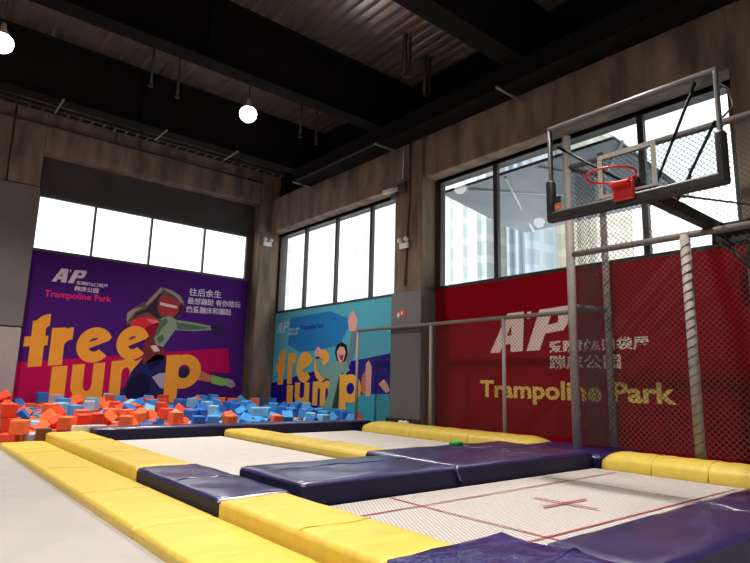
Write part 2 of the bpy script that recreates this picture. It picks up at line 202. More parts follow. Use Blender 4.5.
FOAM = [(1.21,10.67,-0.0,-3.08,0.0,-0.01),(1.29,10.94,0.01,-3.09,-0.03,0.54),(1.25,11.37,0.04,1.43,1.63,-1.57),(1.26,11.58,0.09,-1.5,0.45,0.16),(1.24,11.85,0.07,0.29,-1.63,1.57),(1.26,12.31,0.09,0.02,-0.06,1.22),(1.24,12.55,0.11,1.55,0.06,-1.93),(1.22,13.0,0.14,1.6,1.51,1.57),(1.23,13.23,0.15,-0.0,-3.08,-1.49),(1.27,13.5,0.17,-0.89,1.63,-1.57),(1.25,13.96,0.31,-0.5,-0.61,0.31),(1.28,14.24,0.21,-1.58,0.06,-1.75),(1.22,14.52,0.23,1.56,-1.51,-1.57),(1.29,14.85,0.28,0.37,0.06,-1.57),(1.26,15.17,0.27,0.41,-1.63,1.57),(1.59,10.64,-0.01,-0.45,-1.63,1.57),(1.62,10.93,0.01,1.42,-1.63,1.57),(1.53,11.22,0.03,1.52,0.03,-2.58),(1.61,11.51,0.05,1.63,-0.01,0.21),(1.61,11.93,0.07,1.41,1.51,1.57),(1.45,12.15,0.09,-0.2,-1.51,-1.57),(1.79,12.57,0.11,-1.63,-0.02,2.79),(1.41,12.81,0.13,-1.52,0.03,-0.56),(1.69,13.29,0.15,-0.03,1.63,-1.57),(1.54,13.54,0.17,-1.05,-1.51,-1.57),(1.45,13.79,0.19,1.55,0.06,-1.97),(1.54,14.15,0.21,0.25,1.63,-1.57),(1.57,14.57,0.23,1.55,-0.06,1.92),(1.6,14.83,0.25,-0.58,1.63,-1.57),(1.53,15.36,0.28,-1.37,-1.51,-1.57),(1.9,10.6,-0.01,-1.63,0.02,-2.72),(1.86,10.83,0.01,-1.56,0.06,-1.35),(1.84,11.2,0.04,-2.71,1.46,-0.29),(1.81,11.72,0.06,-3.12,0.06,-1.15),(1.84,12.05,0.08,1.5,-1.63,1.57),(1.69,12.31,0.1,-0.5,1.51,1.57),(2.17,12.76,0.12,0.16,-1.63,1.57),(1.88,13.05,0.14,-0.01,-3.08,-1.35),(1.89,13.46,0.16,-0.03,-3.09,-0.99),(1.73,13.93,0.19,1.02,-1.63,1.57),(2.19,14.09,0.2,0.28,-1.63,1.57),(1.84,14.32,0.26,0.03,-2.35,-1.97),(1.81,14.65,0.31,-0.42,2.25,1.98),(1.77,14.97,0.26,-1.04,-1.63,1.57),(1.83,15.28,0.28,1.56,-0.06,1.72),(2.15,10.55,-0.01,-1.59,-0.06,1.82),(2.18,10.94,0.01,1.62,-0.03,0.58),(2.15,11.2,0.1,-0.76,-0.38,2.19),(2.32,11.64,0.25,0.63,0.68,2.85),(2.37,11.85,0.07,-0.88,1.51,1.57),(2.43,12.16,0.09,-0.71,1.63,-1.57),(2.23,12.33,0.1,-0.01,3.08,1.46),(2.43,12.7,0.12,-3.14,0.06,-1.47),(2.4,13.03,0.14,-1.62,-0.03,2.59),(2.23,13.51,0.17,-1.43,1.63,-1.57),(2.34,13.75,0.18,1.55,-1.51,-1.57),(2.37,14.26,0.21,0.3,-1.63,1.57),(2.01,14.8,0.25,-0.04,-0.04,2.4),(2.12,14.99,0.26,-1.61,0.05,-2.25),(2.56,15.09,0.26,-1.58,0.06,-1.71),(2.38,10.54,-0.01,1.56,-0.06,1.82),(2.42,10.98,0.01,1.32,1.51,1.57),(2.52,11.28,0.03,-1.02,-1.63,1.57),(2.35,11.47,0.04,1.17,1.63,-1.57),(2.62,11.95,0.07,-3.08,-0.01,0.21),(2.68,12.23,0.09,-0.41,1.63,-1.57),(2.48,12.44,0.1,1.61,0.05,-0.92),(2.66,12.97,0.14,-0.07,1.63,-1.57),(2.47,13.35,0.16,1.37,-1.51,-1.57),(2.56,13.61,0.17,0.95,-1.63,1.57),(2.59,13.92,0.19,0.06,-0.01,0.21),(2.61,14.19,0.21,1.56,-0.06,1.69),(3.01,14.03,0.41,-1.54,0.05,-1.1),(2.33,14.71,0.24,-0.58,-1.63,1.57),(2.84,15.36,0.5,-1.54,-1.51,-1.57),(2.6,10.7,-0.0,-3.12,0.06,-1.24),(2.68,11.02,0.02,-1.54,0.05,-1.03),(2.75,11.38,0.04,-0.04,-0.04,2.38),(3.24,11.47,0.24,0.68,-0.56,-1.28),(2.86,11.86,0.07,-3.08,0.02,-0.28),(2.9,12.27,0.09,1.55,-0.06,1.99),(2.8,12.54,0.11,-3.1,0.04,-0.77),(2.92,12.88,0.13,1.45,1.63,-1.57),(2.77,13.34,0.16,-1.62,-0.03,2.64),(2.81,13.58,0.17,0.45,1.63,-1.57),(2.84,13.98,0.2,1.28,1.51,1.57),(2.93,14.25,0.21,-1.06,1.51,1.57),(2.8,14.57,0.23,-1.07,-1.51,-1.57),(3.05,15.16,0.27,-0.01,3.08,1.35),(2.86,15.34,0.28,-0.57,-1.51,-1.57),(3.26,10.63,-0.01,0.93,1.51,1.57),(2.95,11.16,0.03,0.69,1.63,-1.57),(3.01,11.4,0.04,-0.25,-1.51,-1.57),(3.16,11.64,0.05,-1.27,-1.51,-1.57),(3.1,11.94,0.07,0.04,-1.63,1.57),(3.09,12.4,0.1,0.02,0.06,-1.23),(3.05,12.64,0.12,1.49,1.63,-1.57),(3.2,12.95,0.13,-1.51,-0.02,0.26),(2.99,13.2,0.15,0.84,-1.51,-1.57),(3.1,13.58,0.17,-1.54,0.05,-1.07),(3.08,13.85,0.19,-0.01,3.08,1.4),(3.14,14.06,0.2,1.4,-1.63,1.57),(3.02,14.75,0.24,-1.6,-0.06,2.01),(3.27,15.0,0.26,0.24,-1.51,-1.57),(3.51,15.06,0.42,-0.27,-0.87,1.87),(3.52,10.52,0.03,-1.57,-1.1,1.57),(3.29,11.16,0.03,-0.05,0.04,-2.52),(3.4,11.39,0.04,-0.06,-3.12,-0.34),(3.37,11.79,0.06,1.54,-0.05,2.14),(3.38,12.08,0.08,1.2,1.51,1.57),(3.35,12.34,0.1,-1.18,-1.51,-1.57),(3.27,12.71,0.12,1.47,1.63,-1.57),(3.4,13.06,0.14,1.51,0.02,-2.88),(3.27,13.29,0.15,-0.06,3.12,0.28),(3.37,13.54,0.17,1.58,0.06,-1.34),(3.29,13.77,0.18,1.56,0.06,-1.72),(3.32,14.38,0.22,1.18,-1.63,1.57),(3.48,14.56,0.23,1.53,0.05,-2.29),(3.56,14.87,0.25,-1.29,-1.63,1.57),(3.4,15.3,0.28,-0.19,-1.51,-1.57),(3.78,10.54,-0.01,0.6,-1.63,1.57),(3.58,11.07,0.1,0.97,-0.65,-0.33),(3.69,11.33,0.04,-0.91,-1.63,1.57),(3.59,11.6,0.12,1.11,-0.49,-2.8),(3.78,11.79,0.06,1.62,-0.04,0.71),(3.67,12.15,0.09,-0.05,0.03,-2.55),(3.75,12.53,0.11,-1.62,0.03,-2.65),(3.67,12.94,0.18,0.02,2.36,1.86),(3.92,13.25,0.15,1.44,1.63,-1.57),(3.79,13.45,0.16,1.56,-0.06,1.7),(3.58,13.83,0.19,-1.58,0.06,-1.67),(3.6,14.12,0.21,-3.09,-0.03,0.43),(3.72,14.51,0.23,-3.11,-0.05,1.09),(3.83,14.98,0.26,1.59,0.06,-1.26),(3.73,15.27,0.27,-0.04,-1.51,-1.57),(4.32,10.49,-0.02,-1.57,-1.51,-1.57),(3.71,10.87,0.05,1.6,-0.85,-1.22),(4.09,11.69,0.06,0.81,1.63,-1.57),(3.68,11.85,0.28,1.53,-0.0,1.94),(3.93,12.11,0.08,1.1,-1.63,1.57),(4.08,12.36,0.1,1.54,-0.1,2.15),(3.81,12.78,0.29,1.8,0.76,-1.01),(3.89,13.01,0.14,-0.01,-0.06,1.66),(4.14,13.29,0.15,0.03,1.63,-1.57),(4.06,13.59,0.17,-1.61,-0.05,2.22),(3.87,13.91,0.24,1.58,-0.99,1.47),(4.15,14.29,0.22,1.54,-0.05,2.09),(4.03,14.51,0.23,-0.41,1.51,1.57),(4.26,14.85,0.25,-3.09,0.03,-0.55),(3.99,15.27,0.27,-0.64,-1.63,1.57),(4.54,10.52,-0.01,1.57,0.06,-1.57),(4.38,10.89,0.01,1.6,0.05,-1.12),(4.33,11.27,0.03,1.3,-1.51,-1.57),(4.41,11.51,0.05,0.59,-1.63,1.57),(4.18,11.95,0.07,-1.62,-0.03,2.67),(4.46,12.24,0.09,-1.33,-1.63,1.57),(4.08,12.66,0.12,0.44,1.51,1.57),(4.13,12.98,0.14,-1.5,1.63,-1.57),(4.37,13.22,0.19,1.56,-0.99,1.64),(4.41,13.55,0.21,-3.07,0.8,0.74),(4.77,14.03,0.42,-1.6,-0.06,2.01),(4.41,14.24,0.21,-1.51,-0.0,0.01),(4.33,14.53,0.23,-0.06,3.14,0.1),(4.48,14.78,0.39,0.87,0.85,-1.43),(4.31,15.25,0.27,-0.06,-3.14,-0.06),(4.75,10.49,-0.02,0.0,1.63,-1.57),(4.64,10.73,-0.0,0.16,1.63,-1.57),(4.56,11.17,0.03,-0.41,-1.51,-1.57),(4.71,11.53,0.09,0.04,0.61,-0.97),(4.54,11.86,0.07,-0.11,-1.63,1.57),(4.86,12.17,0.09,0.05,-0.04,0.69),(4.89,12.61,0.11,-1.36,-1.63,1.57),(4.39,12.83,0.13,-0.02,3.08,1.29),(4.61,13.38,0.16,-0.68,1.51,1.57),(4.59,13.74,0.26,0.73,2.36,0.65),(4.75,13.99,0.2,1.57,0.06,-1.64),(4.66,14.24,0.21,0.04,1.63,-1.57),(4.58,14.56,0.23,-0.02,-0.06,1.91),(4.7,14.86,0.25,-0.82,-1.63,1.57),(4.84,15.21,0.27,0.53,-1.51,-1.57),(4.97,10.67,-0.0,-0.77,1.51,1.57),(4.99,11.01,0.02,1.6,0.05,-1.1),(4.92,11.31,0.03,1.24,-1.51,-1.57),(4.92,11.64,0.05,0.39,-1.63,1.57),(4.89,11.91,0.07,0.01,0.06,-1.43),(5.01,12.34,0.1,-0.72,-1.51,-1.57),(5.16,12.73,0.12,-1.5,1.51,1.57),(5.08,12.99,0.14,1.62,0.04,-0.73),(4.8,13.16,0.15,0.96,1.51,1.57),(4.84,13.71,0.18,-3.13,-0.06,1.43),(4.97,13.99,0.2,-1.51,-0.0,0.02),(4.96,14.22,0.21,-1.58,-0.06,1.64),(4.8,14.63,0.24,-0.27,1.63,-1.57),(4.98,14.88,0.25,-0.44,-1.63,1.57),(5.03,15.34,0.28,-0.03,-3.09,-0.96),(5.27,10.6,-0.01,0.63,1.51,1.57),(5.26,11.03,0.02,0.88,-1.51,-1.57),(5.48,11.41,0.04,0.06,-0.0,0.05),(5.2,11.67,0.06,-1.63,0.02,-2.78),(5.2,11.99,0.08,-0.02,0.06,-1.94),(5.37,12.17,0.09,0.64,1.63,-1.57),(5.32,12.51,0.11,1.53,0.05,-2.21),(5.37,12.94,0.19,-1.4,-2.26,-0.39),(5.12,13.38,0.16,-1.19,-1.63,1.57),(4.84,13.8,0.4,-1.29,-1.63,1.57),(5.19,14.01,0.2,1.57,0.06,-1.55),(5.19,14.24,0.21,1.57,-0.06,1.64),(5.09,14.62,0.24,0.03,-0.05,1.06),(5.22,14.85,0.25,-0.23,-1.51,-1.57),(5.12,15.11,0.26,-3.12,0.06,-1.28),(5.57,10.57,-0.01,-1.57,1.51,1.57),(5.44,10.82,0.0,1.6,-0.05,1.02),(5.72,11.26,0.03,-0.0,-0.06,1.58),(5.72,11.5,0.05,1.48,1.51,1.57),(5.46,11.91,0.1,1.69,1.25,0.99),(5.64,12.07,0.16,0.9,-2.63,-0.01),(5.6,12.34,0.1,-1.52,1.51,1.57),(5.62,12.87,0.13,-1.6,0.06,-1.83),(5.48,13.22,0.15,-1.51,0.01,-0.13),(5.49,13.52,0.17,-0.69,1.63,-1.57),(5.4,13.98,0.2,1.51,-3.14,-0.01),(5.44,14.23,0.21,1.56,1.51,1.57),(5.58,14.45,0.23,-1.63,-0.02,2.83),(5.51,14.92,0.25,0.83,1.63,-1.57),(5.46,15.34,0.28,1.62,0.03,-0.56),(5.79,10.52,-0.01,0.03,1.51,1.57),(5.73,10.83,0.01,0.67,1.51,1.57),(5.96,11.29,0.03,0.21,1.63,-1.57),(5.96,11.55,0.05,0.21,-1.63,1.57),(5.89,12.01,0.08,0.0,-0.06,1.56),(5.87,12.24,0.09,-0.06,0.01,-3.01),(5.99,12.48,0.11,-0.07,-1.51,-1.57),(5.93,13.03,0.14,-0.02,3.09,1.2),(5.78,13.31,0.16,-1.1,-1.63,1.57),(5.86,13.56,0.17,1.54,0.05,-2.16),(5.63,14.02,0.2,0.06,-0.0,0.06),(5.84,14.19,0.21,1.08,1.51,1.57),(5.93,14.63,0.24,0.14,1.51,1.57),(5.89,14.87,0.25,-1.58,0.06,-1.77),(5.88,15.29,0.28,0.3,-1.51,-1.57),(6.14,10.61,-0.01,1.55,0.06,-1.86),(6.27,10.56,0.2,-3.08,0.01,-0.14),(6.26,11.43,0.04,0.69,1.51,1.57),(6.2,11.68,0.06,-1.31,-1.63,1.57),(6.11,11.93,0.1,1.57,0.32,1.62),(6.11,12.25,0.09,-1.62,-1.51,-1.57),(6.21,12.47,0.1,1.57,0.06,-1.63),(6.19,13.09,0.29,1.35,-0.84,-0.1),(6.05,13.34,0.16,0.04,0.05,-0.92),(6.13,13.61,0.17,1.63,0.02,-0.28),(5.91,13.92,0.19,-0.8,-1.63,1.57),(6.2,13.88,0.19,1.03,1.51,1.57),(6.18,14.56,0.23,1.61,-0.05,0.84),(6.13,14.89,0.25,-0.12,-1.63,1.57),(6.13,15.23,0.27,1.5,1.51,1.57),(6.41,10.49,-0.02,-0.0,-3.08,-1.57),(6.24,10.98,0.01,-0.22,1.51,1.57),(6.46,11.25,0.03,-0.89,-1.51,-1.57),(6.49,11.75,0.08,-0.01,2.82,1.47),(6.48,12.01,0.08,-1.5,1.63,-1.57),(6.38,12.23,0.09,0.06,1.63,-1.57),(6.44,12.43,0.25,-2.44,0.85,0.55),(6.4,13.04,0.14,-0.44,-1.51,-1.57),(6.46,13.29,0.15,-0.06,0.0,-3.08),(6.44,13.56,0.17,-0.04,-3.1,-0.78),(6.56,13.76,0.18,-0.04,0.04,-2.4),(6.31,14.21,0.21,0.2,-1.63,1.57),(6.52,14.77,0.24,1.52,-0.03,2.71),(6.45,15.05,0.26,-1.53,-0.04,0.74),(6.37,15.37,0.28,-0.13,1.51,1.57),(6.68,10.53,-0.01,1.03,-1.51,-1.57),(6.59,11.03,0.02,1.63,0.02,-0.37),(6.77,11.24,0.03,1.52,0.03,-2.69),(6.7,11.64,0.05,-1.62,-1.51,-1.57),(6.71,11.97,0.07,-0.0,-0.06,1.6),(6.62,12.24,0.09,1.63,-0.0,0.07),(6.68,12.52,0.11,1.53,0.04,-2.41),(6.7,13.02,0.14,-0.77,-1.51,-1.57),(6.68,13.3,0.16,1.57,-0.06,1.61),(6.71,13.56,0.17,0.02,0.06,-1.29),(6.75,13.86,0.23,1.66,1.08,-0.77),(6.62,14.18,0.21,-3.12,-0.06,1.24),(6.48,14.41,0.22,-1.6,-0.05,2.06),(6.79,15.09,0.26,-0.04,0.05,-2.29),(6.72,15.33,0.28,-1.6,-0.05,2.08),(6.9,10.67,-0.0,1.53,-0.05,2.2),(7.0,11.09,0.02,0.06,-0.01,0.19),(7.0,11.31,0.03,-1.4,-1.63,1.57),(7.0,11.53,0.05,-1.63,0.01,-2.97),(6.97,12.03,0.08,-0.0,0.06,-1.6),(6.84,12.31,0.1,0.06,1.51,1.57),(7.05,12.57,0.11,0.21,1.63,-1.57),(6.92,12.85,0.13,0.06,-0.02,0.29),(6.9,13.28,0.15,-1.53,-1.51,-1.57),(7.02,13.74,0.18,0.04,0.05,-0.88),(7.08,14.06,0.2,-1.62,-1.51,-1.57),(6.93,14.28,0.21,-0.35,1.63,-1.57),(6.84,14.48,0.23,-3.08,-0.02,0.34),(6.99,14.96,0.26,-1.53,-0.05,0.89),(7.0,15.28,0.28,1.27,-1.63,1.57),(7.37,10.59,-0.01,1.63,0.01,-0.21),(7.3,10.91,0.01,-0.15,-1.63,1.57),(7.23,11.28,0.03,1.57,0.06,-1.61),(7.3,11.61,0.05,0.12,-1.63,1.57),(7.3,11.97,0.07,0.07,-1.63,1.57),(7.33,12.07,0.3,0.37,-1.51,-1.57),(7.34,12.33,0.1,0.02,0.06,-1.23),(7.26,12.96,0.13,-1.55,0.06,-1.3),(7.12,13.38,0.16,-0.0,-0.06,1.65),(7.3,13.7,0.18,1.45,1.63,-1.57),(7.31,14.03,0.2,-1.53,1.51,1.57),(7.26,14.27,0.21,-0.01,0.06,-1.67),(7.51,14.51,0.23,0.0,-0.06,1.51),(7.39,14.99,0.26,0.5,1.63,-1.57),(7.32,15.29,0.28,-0.35,1.51,1.57),(7.67,10.54,-0.01,-1.56,1.51,1.57),(7.62,10.94,0.01,-0.29,1.63,-1.57),(7.49,11.22,0.07,-1.45,-1.06,-0.14),(7.5,11.69,0.06,0.13,-1.63,1.57),(7.66,11.95,0.07,1.55,-0.06,1.85),(7.53,12.14,0.09,0.06,0.04,0.37),(7.59,12.64,0.12,-0.03,3.09,1.02),(7.6,12.95,0.13,1.54,1.51,1.57),(7.48,13.18,0.15,-3.08,-0.0,0.0),(7.34,13.46,0.17,-3.08,-0.0,0.02),(7.54,14.05,0.2,1.58,-0.06,1.46),(7.59,14.27,0.21,0.08,1.63,-1.57),(7.74,14.5,0.23,-0.06,0.01,-3.03),(7.57,14.82,0.25,-1.62,-0.04,2.47),(7.6,15.23,0.27,-1.63,0.02,-2.88),(7.88,10.49,-0.02,1.57,1.51,1.57),(7.83,11.12,0.02,-0.03,-3.09,-0.97),(7.74,11.36,0.05,-1.96,1.73,-0.23),(7.86,11.62,0.05,-1.48,1.63,-1.57),(7.9,11.95,0.07,-1.51,-0.01,0.17),(7.76,12.2,0.09,2.47,-1.49,-0.73),(7.86,12.43,0.1,-0.06,0.0,-3.12),(7.86,12.79,0.12,-0.37,-1.51,-1.57),(8.06,13.38,0.16,0.06,-0.02,0.33),(7.98,13.58,0.17,0.06,-0.02,0.33),(7.85,14.04,0.2,-1.51,-0.02,0.28),(7.86,14.27,0.21,-1.51,-0.01,0.22),(7.94,14.64,0.24,0.27,-1.51,-1.57),(8.13,10.53,-0.01,-0.05,-0.03,2.69),(8.26,10.95,0.01,0.61,-1.51,-1.57),(8.36,11.27,0.03,1.61,-0.05,0.85),(8.12,11.59,0.05,0.48,1.51,1.57),(8.19,11.92,0.07,-1.11,1.51,1.57),(8.38,12.24,0.09,1.45,1.63,-1.57),(8.15,12.7,0.12,-0.11,1.63,-1.57),(8.18,12.96,0.13,-1.37,1.51,1.57),(8.3,13.28,0.15,1.22,-1.51,-1.57),(8.34,13.52,0.17,-0.0,0.06,-1.63),(7.98,13.83,0.19,1.0,1.51,1.57),(8.21,14.25,0.21,1.51,-0.01,3.0),(8.16,14.47,0.23,1.43,-1.51,-1.57),(8.59,10.65,-0.01,0.06,-0.02,0.39),(8.58,11.08,0.02,1.51,3.14,0.0),(8.62,11.3,0.03,-1.57,-0.06,1.57),(8.63,11.54,0.05,1.57,0.06,-1.63),(8.6,11.97,0.07,-0.06,-0.02,2.76),(8.62,12.25,0.09,0.02,-1.51,-1.57),(8.48,12.62,0.11,1.01,1.51,1.57),(8.52,13.0,0.14,-1.6,-0.06,2.0),(8.58,13.26,0.15,-1.51,-0.01,0.14),(8.63,13.54,0.17,-3.08,0.0,-0.0),(8.57,13.95,0.24,1.49,-2.39,0.07),(8.58,14.21,0.21,-3.08,0.01,-0.24),(8.56,14.89,0.25,0.12,-1.51,-1.57),(1.28,10.99,0.23,1.61,-0.04,0.76),(1.49,11.19,0.24,1.63,0.03,-0.45),(1.52,11.7,0.22,-0.93,0.07,-3.0),(1.47,12.45,0.24,-0.84,0.03,1.01),(1.33,13.0,0.35,1.58,-0.06,1.39),(1.48,13.25,0.37,-3.1,-0.04,0.82),(1.32,13.6,0.39,0.05,-1.63,1.57),(1.51,13.93,0.41,0.06,-0.02,0.3),(1.48,14.96,0.43,-0.89,-2.45,-0.96),(1.7,10.57,0.2,0.61,1.51,1.57),(1.62,10.89,0.22,1.11,-1.63,1.57),(1.59,12.66,0.26,-0.78,0.16,-2.02),(1.57,13.03,0.16,0.02,-1.27,-1.48),(1.7,15.2,0.49,0.78,1.51,1.57),(1.98,11.4,0.04,-0.04,-0.05,2.28),(2.1,11.66,0.06,-0.04,0.04,-2.4),(2.01,12.49,0.24,1.75,-0.71,-0.4),(2.14,13.05,0.25,1.12,0.64,-0.51),(1.89,13.72,0.18,-1.51,0.0,-0.04),(1.74,14.16,0.41,0.93,2.61,-0.03),(1.97,14.45,0.4,0.24,0.79,-1.97),(2.05,15.27,0.28,1.43,1.51,1.57),(2.36,11.16,0.2,-0.31,2.54,0.09),(2.13,12.04,0.08,0.02,-0.06,1.18),(2.13,14.58,0.23,1.53,-0.04,2.37),(2.36,15.31,0.32,-0.05,2.3,-0.97),(2.43,10.89,0.22,-1.62,-0.04,2.48),(2.55,12.93,0.35,-0.52,-1.51,-1.57),(1.99,14.01,0.34,2.47,-0.02,-1.23),(2.73,11.14,0.24,1.63,-0.0,0.05),(2.88,11.88,0.28,-0.0,1.51,1.57),(2.63,12.64,0.29,-0.39,-0.5,0.02),(3.35,13.99,0.2,1.44,-1.51,-1.57),(1.94,14.23,0.52,-0.87,-0.4,0.07),(2.73,14.8,0.25,-0.04,-0.05,2.28),(2.79,10.53,-0.01,-3.12,0.05,-1.13),(2.98,10.83,0.0,1.52,-0.03,2.71),(2.98,11.27,0.25,0.0,0.06,-1.53),(2.95,12.64,0.33,1.54,-0.05,2.13),(2.77,13.04,0.36,-1.52,-0.03,0.53),(3.62,14.13,0.42,-1.61,0.04,-2.35),(3.03,14.82,0.46,-0.9,-1.51,-1.57),(3.15,15.37,0.28,1.51,-0.01,2.99),(3.43,11.97,0.29,-0.05,3.11,0.64),(3.52,12.68,0.21,2.3,0.62,-1.0),(3.58,13.2,0.15,-1.27,-1.51,-1.57),(3.4,13.47,0.38,-0.02,3.08,1.28),(3.95,14.75,0.37,0.94,-0.17,0.22),(3.3,14.73,0.33,-0.86,0.61,-0.71),(3.37,10.87,0.01,0.52,-1.51,-1.57),(3.38,10.88,0.22,1.6,-0.05,1.08),(3.73,11.34,0.25,-1.1,-1.63,1.57),(3.59,12.36,0.24,-2.24,0.12,-1.09),(3.9,12.44,0.32,-3.07,0.53,-0.98),(3.88,13.35,0.37,-1.25,1.51,1.57),(3.83,13.69,0.33,-2.4,0.91,-1.06),(4.17,10.73,-0.0,1.58,-0.06,1.35),(3.91,11.47,0.04,1.1,1.51,1.57),(3.97,11.86,0.26,-2.95,-0.48,0.55),(4.24,12.18,0.21,2.52,-0.41,-1.02),(4.09,12.6,0.33,-0.29,1.63,-1.57),(4.07,12.89,0.35,-3.08,0.01,-0.13),(4.14,13.12,0.4,-2.68,0.06,-1.49),(3.86,14.22,0.21,0.98,-1.63,1.57),(4.06,15.02,0.26,-0.06,3.13,0.27),(4.62,10.64,0.21,0.19,1.63,-1.57),(4.44,11.29,0.25,0.14,-1.51,-1.57),(4.33,12.6,0.11,-0.06,-3.14,-0.08),(4.48,13.02,0.29,0.72,-2.82,0.05),(4.4,13.37,0.4,2.64,0.76,1.02),(4.33,13.84,0.19,1.62,0.03,-0.53),(4.33,14.54,0.45,-0.06,-3.12,-0.39),(4.28,15.3,0.49,-0.33,-1.51,-1.57),(4.74,10.95,0.12,-0.89,2.46,-0.82),(4.56,11.65,0.23,0.85,-0.58,2.48),(4.5,11.92,0.29,-1.25,-1.63,1.57),(4.67,12.57,0.14,-0.01,2.8,-1.49),(4.21,14.88,0.47,0.06,0.01,-0.14),(4.92,10.63,0.21,1.12,-1.63,1.57),(4.89,11.66,0.27,1.54,-0.05,2.08),(4.69,12.32,0.2,0.88,-2.59,-0.86),(4.12,14.0,0.3,-0.77,-2.42,-0.68),(5.14,13.98,0.41,1.61,0.05,-0.9),(5.07,14.77,0.46,-0.06,-0.02,2.85),(5.25,10.61,0.21,-0.16,1.63,-1.57),(5.12,11.73,0.28,1.61,0.05,-0.97),(5.72,12.39,0.32,-1.03,1.63,-1.58),(4.83,13.18,0.36,-1.57,-0.06,1.47),(5.55,13.92,0.41,-3.11,0.05,-1.02),(5.0,14.41,0.39,1.34,-0.63,1.66),(5.5,14.95,0.47,0.84,1.63,-1.57),(5.21,13.16,0.28,-0.97,-0.7,-1.21),(5.34,13.71,0.18,-0.05,-3.11,-0.57),(5.31,14.49,0.33,-2.9,-0.66,-0.59),(5.8,11.04,0.18,2.14,-0.67,0.78),(5.78,11.77,0.19,-0.29,-0.81,1.96),(5.94,12.7,0.16,-1.47,0.9,0.15),(5.71,13.06,0.3,-2.22,0.04,-0.25),(5.98,13.34,0.37,1.51,0.01,-2.9),(5.71,13.76,0.18,-1.61,-0.04,2.32),(5.93,14.05,0.42,-0.39,1.51,1.57),(5.67,14.67,0.24,-0.06,-3.14,-0.06),(5.7,15.07,0.26,-1.62,0.04,-2.46),(6.01,10.91,0.01,0.01,0.06,-1.35),(6.21,12.78,0.12,-0.01,3.08,1.39),(6.49,12.88,0.35,-0.45,-1.63,1.57),(6.05,13.62,0.39,-0.02,-0.06,1.84),(6.02,14.34,0.22,0.88,1.63,-1.57),(6.29,14.7,0.41,0.72,-0.4,-1.09),(6.35,10.83,0.21,0.68,1.07,1.76),(6.53,11.94,0.29,-0.06,-3.13,-0.13),(6.48,12.7,0.12,1.43,-1.51,-1.57),(6.52,13.28,0.37,-3.08,-0.0,0.01),(6.33,13.64,0.42,-0.16,1.2,2.6),(6.42,13.94,0.31,1.13,-2.56,-0.8),(6.51,10.56,0.25,-0.9,0.02,-0.26),(6.56,10.74,0.11,0.86,-2.86,-0.64),(6.8,11.97,0.29,1.52,0.04,-2.43),(6.96,13.34,0.37,-1.31,1.51,1.57),(6.87,13.62,0.37,2.12,-1.21,0.13),(7.01,14.04,0.42,1.2,1.63,-1.57),(6.76,14.23,0.43,1.54,0.05,-2.11),(6.8,14.78,0.24,-1.57,-0.06,1.5),(6.52,14.92,0.47,-1.51,-0.02,0.39),(7.13,10.49,0.13,0.06,0.74,0.0),(6.81,10.88,0.01,-0.65,1.51,1.57),(7.05,11.76,0.06,-1.39,-1.51,-1.57),(7.11,12.33,0.1,-1.51,-0.01,0.21),(6.86,12.61,0.28,-0.53,0.56,-0.15),(7.04,13.07,0.3,0.51,-0.6,3.08),(7.15,13.56,0.39,1.34,-1.63,1.57),(7.03,14.65,0.24,0.06,-0.01,0.14),(6.97,15.18,0.48,-3.14,-0.06,1.51),(7.41,10.52,0.2,1.52,1.51,1.57),(7.29,10.83,0.22,0.89,-1.63,1.57),(7.45,11.86,0.28,-0.26,1.63,-1.57),(7.58,11.2,0.26,2.08,-0.04,1.5),(7.64,11.6,0.27,-1.13,-1.63,1.57),(7.54,12.88,0.35,0.78,1.51,1.57),(7.62,13.52,0.17,-3.12,-0.06,1.23),(7.63,14.04,0.42,-0.02,3.08,1.31),(7.69,15.03,0.42,-2.64,-0.66,-1.32),(7.67,10.89,0.22,-1.09,1.51,1.57),(7.83,11.11,0.24,0.08,1.51,1.57),(8.01,11.59,0.27,-1.49,1.51,1.57),(7.93,11.96,0.29,0.02,1.63,-1.57),(7.99,12.62,0.31,-0.53,-2.26,0.18),(7.87,13.07,0.14,-0.06,0.02,-2.79),(7.86,14.27,0.43,1.08,1.51,1.57),(7.27,14.71,0.24,0.0,-0.06,1.5),(8.3,10.67,0.15,0.24,2.4,-1.74),(8.33,10.93,0.23,-0.34,-1.51,-1.57),(8.11,11.15,0.14,-0.77,0.67,0.88),(8.38,11.68,0.06,-1.62,0.04,-2.43),(8.12,12.2,0.09,0.55,1.63,-1.57),(8.25,12.97,0.35,0.49,-1.63,1.57),(8.19,13.98,0.23,0.11,-1.09,-0.7),(8.26,14.19,0.42,0.51,1.51,1.57),(8.59,14.51,0.23,1.61,-0.04,0.83),(8.59,10.87,0.17,0.21,-0.62,-1.57),(8.44,11.25,0.25,1.63,0.0,-0.0),(8.28,12.47,0.24,1.68,0.6,1.9),(8.53,12.89,0.35,-1.53,0.04,-0.73),(8.51,13.24,0.37,-3.09,0.04,-0.66),(8.37,13.75,0.28,-2.43,0.61,-1.63),(8.26,14.76,0.24,1.28,1.51,1.57),(1.57,10.92,0.44,1.57,0.06,-1.53),(1.23,12.67,0.33,0.01,-0.06,1.47),(1.42,13.16,0.58,0.02,-0.06,1.24),(1.23,13.34,0.48,-1.8,-0.66,-1.57),(1.3,14.22,0.43,1.58,-0.06,1.34)]
# ------------------------------------------------------------------ the room
XW, YP, ZD = 8.8, 15.6, 7.98          # window wall, poster wall, steel deck
FL = -.08
st(mb('floor').box(-7, 9.1, -7, 15.9, FL-.2, FL).build('floor'))
